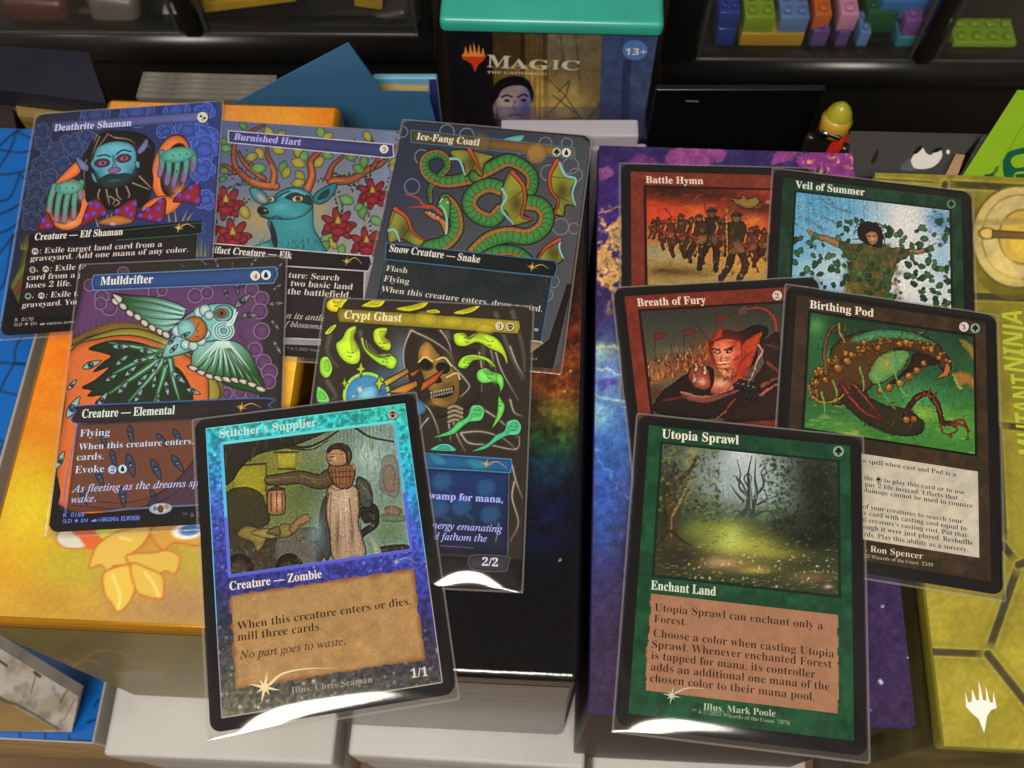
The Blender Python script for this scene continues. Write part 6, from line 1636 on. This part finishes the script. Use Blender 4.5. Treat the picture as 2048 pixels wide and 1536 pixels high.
r3, q3 = slab('dark_box', 'dark reddish box at far back left, behind the blue web box', 'box', [(-60, 262), (34, 262), (20, 196), (-60, 186)], -33, 181, mat('dark_red_board', '#2a1a1a', .5, var=.3))
# black glossy box, back right
bk = block('black_box', 'plain glossy black box behind the purple box', 'box', 1312, 170, 1652, 180, -10, 204, mat('black_gloss_board2', '#09090b', .25, var=.2), depth=3)
p = Sheet(bk.front, 0); p.pg('1372,200 1397,201 1397,204 1372,203', '#6a6864'); stand(p.obj('label_mark', P_MATTE, bk.root), bk, .08)
# dark grey box with a white patch
r4, q4 = slab('dark_box', 'dark grey box with a white rounded patch, behind the yellow-green box', 'box', [(1690, 352), (1885, 358), (1965, 268), (1700, 262)], -12, 202, mat('grey_board', '#3a3938', .45, var=.15))
o0 = at(1690, 352, -12)
gp = Plane(o0, (1, 0, 0), (0, 1, 0))
s = Sheet(gp, .05)
s.f('1820,330 1826,312 1838,300 1846,296 1852,306 1862,310 1872,300 1882,300 1884,312 1876,326 1860,336 1836,338', '#cfcbc2'); s.f('1826,306 1836,294 1846,292 1842,300 1832,308', '#16161a'); s.f('1862,304 1874,296 1884,296 1880,302 1868,306', '#16161a'); s.f('1800,338 1818,318 1824,330 1830,342', '#55555c'); s.f('1742,322 1756,298 1754,318 1746,328', '#22211f'); s.el(1896, 304, 3.5, 4.5, '#d8d4cc')
s.obj('patch', P_MATTE, r4).location.z = 202 * U
r5, _ = slab('card_pack', 'narrow tan card pack between the dark grey box and bright green box', 'card pack', [(1890, 352), (1914, 354), (1930, 310), (1912, 308)], -8, 206, mat('tan_board', '#a5835f', .5, var=.15))
r6, _ = slab('card_pack', 'narrow black and white glossy pack beside the bright green box', 'card pack', [(1918, 354), (1938, 355), (1985, 270), (1966, 268)], -6, 208, mat('streak_board', '#34322f', .2, var=.9, vscale=50, stretch=(1, 3, 1)))
# bright green box with dark green curl
r7, q7 = slab('card_storage_box', 'bright lime green box with a dark green curl, back right corner', 'box', [(1922, 356), (2140, 366), (2230, 190), (2035, 180)], -4, 210, mat('lime_board', '#7ea814', .4, var=.06))
gp = Plane(at(1922, 356, -4), (1, 0, 0), (0, 1, 0))
s = Sheet(gp, .05)
s.f('2008,352 2006,322 2014,306 2034,298 2070,292 2070,304 2044,308 2026,314 2022,326 2034,336 2070,330 2070,342 2034,344 2024,356', '#12503a'); s.f('1968,350 1984,346 1994,332 1997,338 1990,350 1978,356', '#12503a'); s.f('2030,350 2050,348 2060,356 2040,360', '#12503a')
s.line([(1988, 350), (2052, 240)], 2.2, '#6a8f10'); s.obj('curl_print', P_MATTE, r7).location.z = 210 * U
# toy figure
ft = at(1676, 300, -3)
tz, tx, ty = -30.5, float(ft[0]), 236.5
tr_ = thing('toy_figure', 'small toy figure with yellow hood and red cape standing behind the purple box', 'toy figure', (tx, ty, tz), rz(math.radians(-25)))
RED, YEL, DRK = mat('red_plastic', '#c0281a', .3, var=.05), mat('yellow_plastic', '#8f8a1a', .3, var=.12), mat('dark_plastic', '#191715', .3)
MB().add([(-6, -3.5, 12), (6, -3.5, 12), (6, 3.5, 12), (-6, 3.5, 12), (-4.2, -3, 25), (4.2, -3, 25), (4.2, 3, 25), (-4.2, 3, 25)], [(3, 2, 1, 0), (4, 5, 6, 7), (0, 1, 5, 4), (1, 2, 6, 5), (2, 3, 7, 6), (3, 0, 4, 7)]).build('torso', DRK, tr_)
MB().add([(.4, -4.2, 10), (10.8, -3.8, 9), (11, 5, 9), (-6, 5.4, 9), (1.5, -3.4, 25), (4.6, -3.4, 25), (4.6, 3.8, 25.4), (-4.4, 3.8, 25.4)], [(3, 2, 1, 0), (4, 5, 6, 7), (0, 1, 5, 4), (1, 2, 6, 5), (2, 3, 7, 6), (3, 0, 4, 7)]).build('cape', RED, tr_)
for x in (-3.2, 3.2):
    MB().rbox(x - 2.8, -3, 0, x + 2.8, 3, 12, .8).build('leg', DRK, tr_, True)
for sd in (-1, 1):
    arm = MB().lathe([(2.0, 0), (2.2, 3), (1.9, 8), (1.6, 10)], 12, (sd * 6.2, -2.2, 13)).build('arm', DRK, tr_, True)
    MB().lathe([(.6, -1.5), (1.7, -.8), (1.8, .8), (.6, 1.8)], 12, (sd * 6.6, -5.0, 13)).build('hand', mat('grey_plastic', '#77757a', .3), tr_, True)
hd = MB().lathe([(2.4, 25), (4.6, 25.6), (5.2, 27.5), (5.2, 31.5), (4.4, 33.8), (2, 34.4)], 20).build('head', mat('tan_plastic', '#a8862a', .35), tr_, True)
MB().lathe([(5.4, 30.4), (5.5, 31.2), (4.9, 31.8), (4.7, 33.6), (3.8, 36.2), (2.2, 38.4), (.6, 39.6)], 18, (0, .6, 0)).build('hood', YEL, tr_, True)
MB().rbox(-3.6, -5.5, 28.0, 3.6, -4.2, 29.8, .5).build('mask', DRK, hd, True)
MB().lathe([(.5, -6.6), (1.4, -6.2), (1.4, -5.4), (.5, -5)], 12, (-1.8, .5, 28.9), axis='y').build('goggle', mat('chrome', '#b8b8bc', .15, metal=1), hd, True)

# ---------------------------------------------------------------- cabinets of clear drawers
CY, CR = 357.0, math.radians(-2.3)
cX = np.array((math.cos(CR), math.sin(CR), 0))
cB = np.array((-math.sin(CR), math.cos(CR), 0))
cO = np.array((0, CY, 0))
def cplane(off):
    return Plane(cO + cB * off, cX, (0, 0, 1))
def cx_at(u, v, off=0.0):
    return cplane(off).loc([(u, v)])[0]
CLEAR = film_mat('drawer_clear', .03, '#8a8a84', .1, '#ffffff', .02, 30)
def cabinet(label, u0, u1, posts, bar_v):
    x0, x1 = cx_at(u0, 110)[0], cx_at(u1, 110)[0]
    zb = cx_at((u0 + u1) / 2, bar_v)[1]
    r_ = thing('drawer_cabinet', label, 'drawer cabinet', tuple(cO + cX * x0 + np.array((0, 0, -214))), rz(CR))
    Z = lambda z: z + 214
    W_ = x1 - x0
    MB().rbox(0, 4, 0, W_, 150, Z(zb - 14), 1).build('base', BLK_PL, r_, True)
    b = MB()
    n = 20
    v, f = [], []
    prof = [(4 + -9 * math.sin(t), zb - 1 + 9.5 * math.cos(t)) for t in np.linspace(0, math.pi, n)] + [(12, zb - 10.5), (12, zb + 8.5)]
    for xx in (0, W_):
        v += [(xx, a, Z(c)) for a, c in prof]
    m = len(prof)
    f = [(i, (i + 1) % m, (i + 1) % m + m, i + m) for i in range(m)] + [tuple(range(m - 1, -1, -1)), tuple(range(m, 2 * m))]
    b.add(v, f)
    b.build('front_rail', BLK_PL, r_, True)
    for ua, ub in posts:
        pa, pb = cx_at(ua, 60)[0] - x0, cx_at(ub, 60)[0] - x0
        MB().rbox(pa, -1, Z(zb + 6), pb, 14, Z(30), 1.5).build('post', BLK_PL, r_, True)
    MB().rbox(0, 146, Z(zb - 14), W_, 150, Z(30), 1).build('back_panel', BLK_PL, r_, True)
    MB().rbox(0, 4, Z(30.1), W_, 150, Z(36), 1).build('top_panel', BLK_PL, r_, True)
    edges = [0] + [c for ua, ub in posts for c in (cx_at(ua, 60)[0] - x0, cx_at(ub, 60)[0] - x0)] + [W_]
    for i in range(0, len(edges), 2):
        a, c = edges[i] + 1, edges[i + 1] - 1
        if c - a < 20:
            continue
        d = MB().rbox(a, 1.2, Z(zb + 3), c, 3.0, Z(-32), .5).build('drawer', CLEAR, r_)
        MB().rbox(a + 2, 3.2, Z(zb - 8), c - 2, 140, Z(zb - 6.6), .4).build('drawer_floor', mat('smoky_plastic', '#23221f', .3), d)
        fr_ = MB().rbox(a + .5, -.2, Z(zb + 6.6), c - .5, 1.1, Z(zb + 8.9), .5)
        fr_.rbox(a + .5, -.2, Z(zb + 9.0), a + 2.6, 1.1, Z(-32), .5).rbox(c - 2.6, -.2, Z(zb + 9.0), c - .5, 1.1, Z(-32), .5)
        fr_.build('drawer_lip', mat('smoke_rim', '#3a3936', .25), d, True)
    return r_, zb
cabL, zL = cabinet('black cabinet of clear drawers with grey and yellow pieces, back left', -300, 868, [(366, 402), (842, 868)], 92)
cabR, zR = cabinet('black cabinet of clear drawers holding coloured toy bricks, back right', 1330, 2350, [(1330, 1398), (1858, 1890)], 146)
# toy bricks in the right-hand drawers
def brick(label, quad, c, depth, off=12.0, studs=(2, 2)):
    u0, v0, u1, v1 = quad
    pl = cplane(off)
    (xa, za), (xb, zb_) = pl.loc([(u0, v1)])[0], pl.loc([(u1, v0)])[0]
    o = pl.O + cX * xa + np.array((0, 0, za))
    w_, h = xb - xa, zb_ - za
    r_ = thing('toy_brick', label, 'toy brick', tuple(o), rz(CR), 'toy bricks in the clear drawers')
    m = mat('plastic_' + c.strip('#'), c, .28, var=.05, coat=.2)
    MB().rbox(.08, 0, 0, w_ - .08, depth, h, .35, n=2).build('block', m, r_, True)
    nx, ny = studs
    for i in range(nx):
        for j in range(ny):
            q = min(w_ / nx, depth / ny)
            MB().lathe([(q * .31, 0), (q * .31, 1.5), (q * .28, 1.8)], 16, ((i + .5) * w_ / nx, (j + .5) * depth / ny, h)).build('stud', m, r_, True)
    return r_
k7 = lambda a, b, c, d: (1300 + a / 2.738, b / 2.738, 1300 + c / 2.738, d / 2.738)
brick('yellow long toy brick lying on the drawer floor', k7(480, 187, 850, 268), '#b08a1c', 15, 9, (4, 2))
brick('lime green square toy brick on top of the long yellow one', k7(500, 95, 690, 181), '#7d9a24', 16, 10)
brick('slate blue square toy brick on top of the yellow one, beside the lime brick', k7(692, 97, 878, 182), '#5f7fae', 16, 10)
brick('dark blue toy brick at the left wall of the drawer, on its floor', k7(350, 160, 478, 266), '#1f3a86', 16, 9)
brick('indigo blue toy brick resting on the dark blue one', k7(362, 70, 498, 158), '#2b3f8e', 16, 10)
brick('orange toy brick standing on the left purple brick', k7(878, 80, 1000, 166), '#c9622a', 16, 11, (1, 2))
brick('pink toy brick standing on the right purple brick', k7(1014, 80, 1150, 170), '#c98aa8', 16, 11, (1, 2))
brick('purple toy brick on the drawer floor under the orange one', k7(858, 172, 990, 290), '#604682', 16, 9, (1, 2))
brick('purple toy brick on the drawer floor under the pink one', k7(994, 176, 1104, 292), '#5c4480', 16, 9, (1, 2))
brick('pale blue toy brick beside the purple pair on the drawer floor', k7(1108, 180, 1215, 296), '#5f7fb0', 14, 9, (1, 2))
brick('dark green toy brick behind the pale blue one', k7(1156, 70, 1370, 178), '#1f5236', 16, 14, (3, 2))
brick('bright blue large toy brick above the purple and teal ones', k7(1240, 10, 1600, 104), '#2f6aa8', 16, 16, (4, 2))
brick('violet toy brick on top of the teal one at the drawer right', k7(1366, 112, 1568, 200), '#7a4a8c', 16, 10)
brick('teal toy brick on the drawer floor at right', k7(1322, 206, 1524, 292), '#2a7a8c', 16, 9)
brick('lime green long toy brick alone in the far right drawer', k7(1620, 238, 2010, 326), '#7a9a1e', 16, 9, (4, 2))
# pieces in the left-hand drawers
def lump(name, label, cat, u, v, rx, ry, rz_, c, off=16):
    pl = cplane(off)
    x, z = pl.loc([(u, v)])[0]
    o = pl.O + cX * x + np.array((0, 0, z))
    b = MB().rbox(-rx, -ry, -rz_, rx, ry, rz_, min(rx, ry, rz_) * .6, n=4).build(name, mat('piece_' + c.strip('#'), c, .4, var=.2), None, True)
    b.location = Vector(o) * U
    b.rotation_euler = (0, math.radians((u * 7) % 30 - 15), CR)
    return tag(b, label, cat)
lump('toy_piece', 'dark red rounded toy piece in the back left drawer', 'toy piece', 80, 15, 16, 8, 11, '#4a2420')
lump('toy_piece', 'pale grey toy piece in the back left drawer', 'toy piece', 235, 14, 12, 8, 12, '#5f5c55')
lump('toy_piece', 'mid grey toy plate low in the back left drawer', 'toy piece', 190, 48, 14, 8, 5, '#47453f')
lump('toy_piece', 'small silver toy piece at the right end of the back left drawer', 'toy piece', 350, 38, 4.5, 4, 8, '#8a8780')
lump('toy_piece', 'dark grey long toy beam in the drawer with the yellow plates', 'toy piece', 690, 46, 34, 6, 5, '#2f2d2a')
def plate_flat(label, pts, c, off):
    pl = cplane(off)
    q = pl.loc(pts)
    o = pl.O + cX * q[0][0] + np.array((0, 0, q[0][1]))
    r_ = thing('toy_plate', label, 'toy piece', tuple(o), rz(CR))
    L2 = q - q[0]
    n = len(L2)
    v = [(a, 0, b) for a, b in L2] + [(a, 7, b) for a, b in L2]
    MB().add(v, [tuple(range(n - 1, -1, -1)), tuple(range(n, 2 * n))] + [(i, (i + 1) % n, (i + 1) % n + n, i + n) for i in range(n)]).build('plate', mat('piece_' + c.strip('#'), c, .35, var=.15), r_)
    for k in range(4):
        t = (k + .5) / 4
        a = (L2[0] * (1 - t) + L2[1] * t)
        MB().lathe([(1.6, 0), (1.6, 1.4), (1.4, 1.7)], 12, (a[0], 3.5, a[1] - .2)).build('stud', mat('piece_' + c.strip('#'), c, .35, var=.15), r_, True)
plate_flat('long yellow toy plate lying tilted in the back left drawers', [(398, 12), (590, -10), (592, 2), (402, 26)][0:4], '#b08c1c', 12)
plate_flat('short yellow toy plate near the right end of the back left drawers', [(708, -4), (765, -2), (764, 19), (710, 12)], '#a8861e', 12)
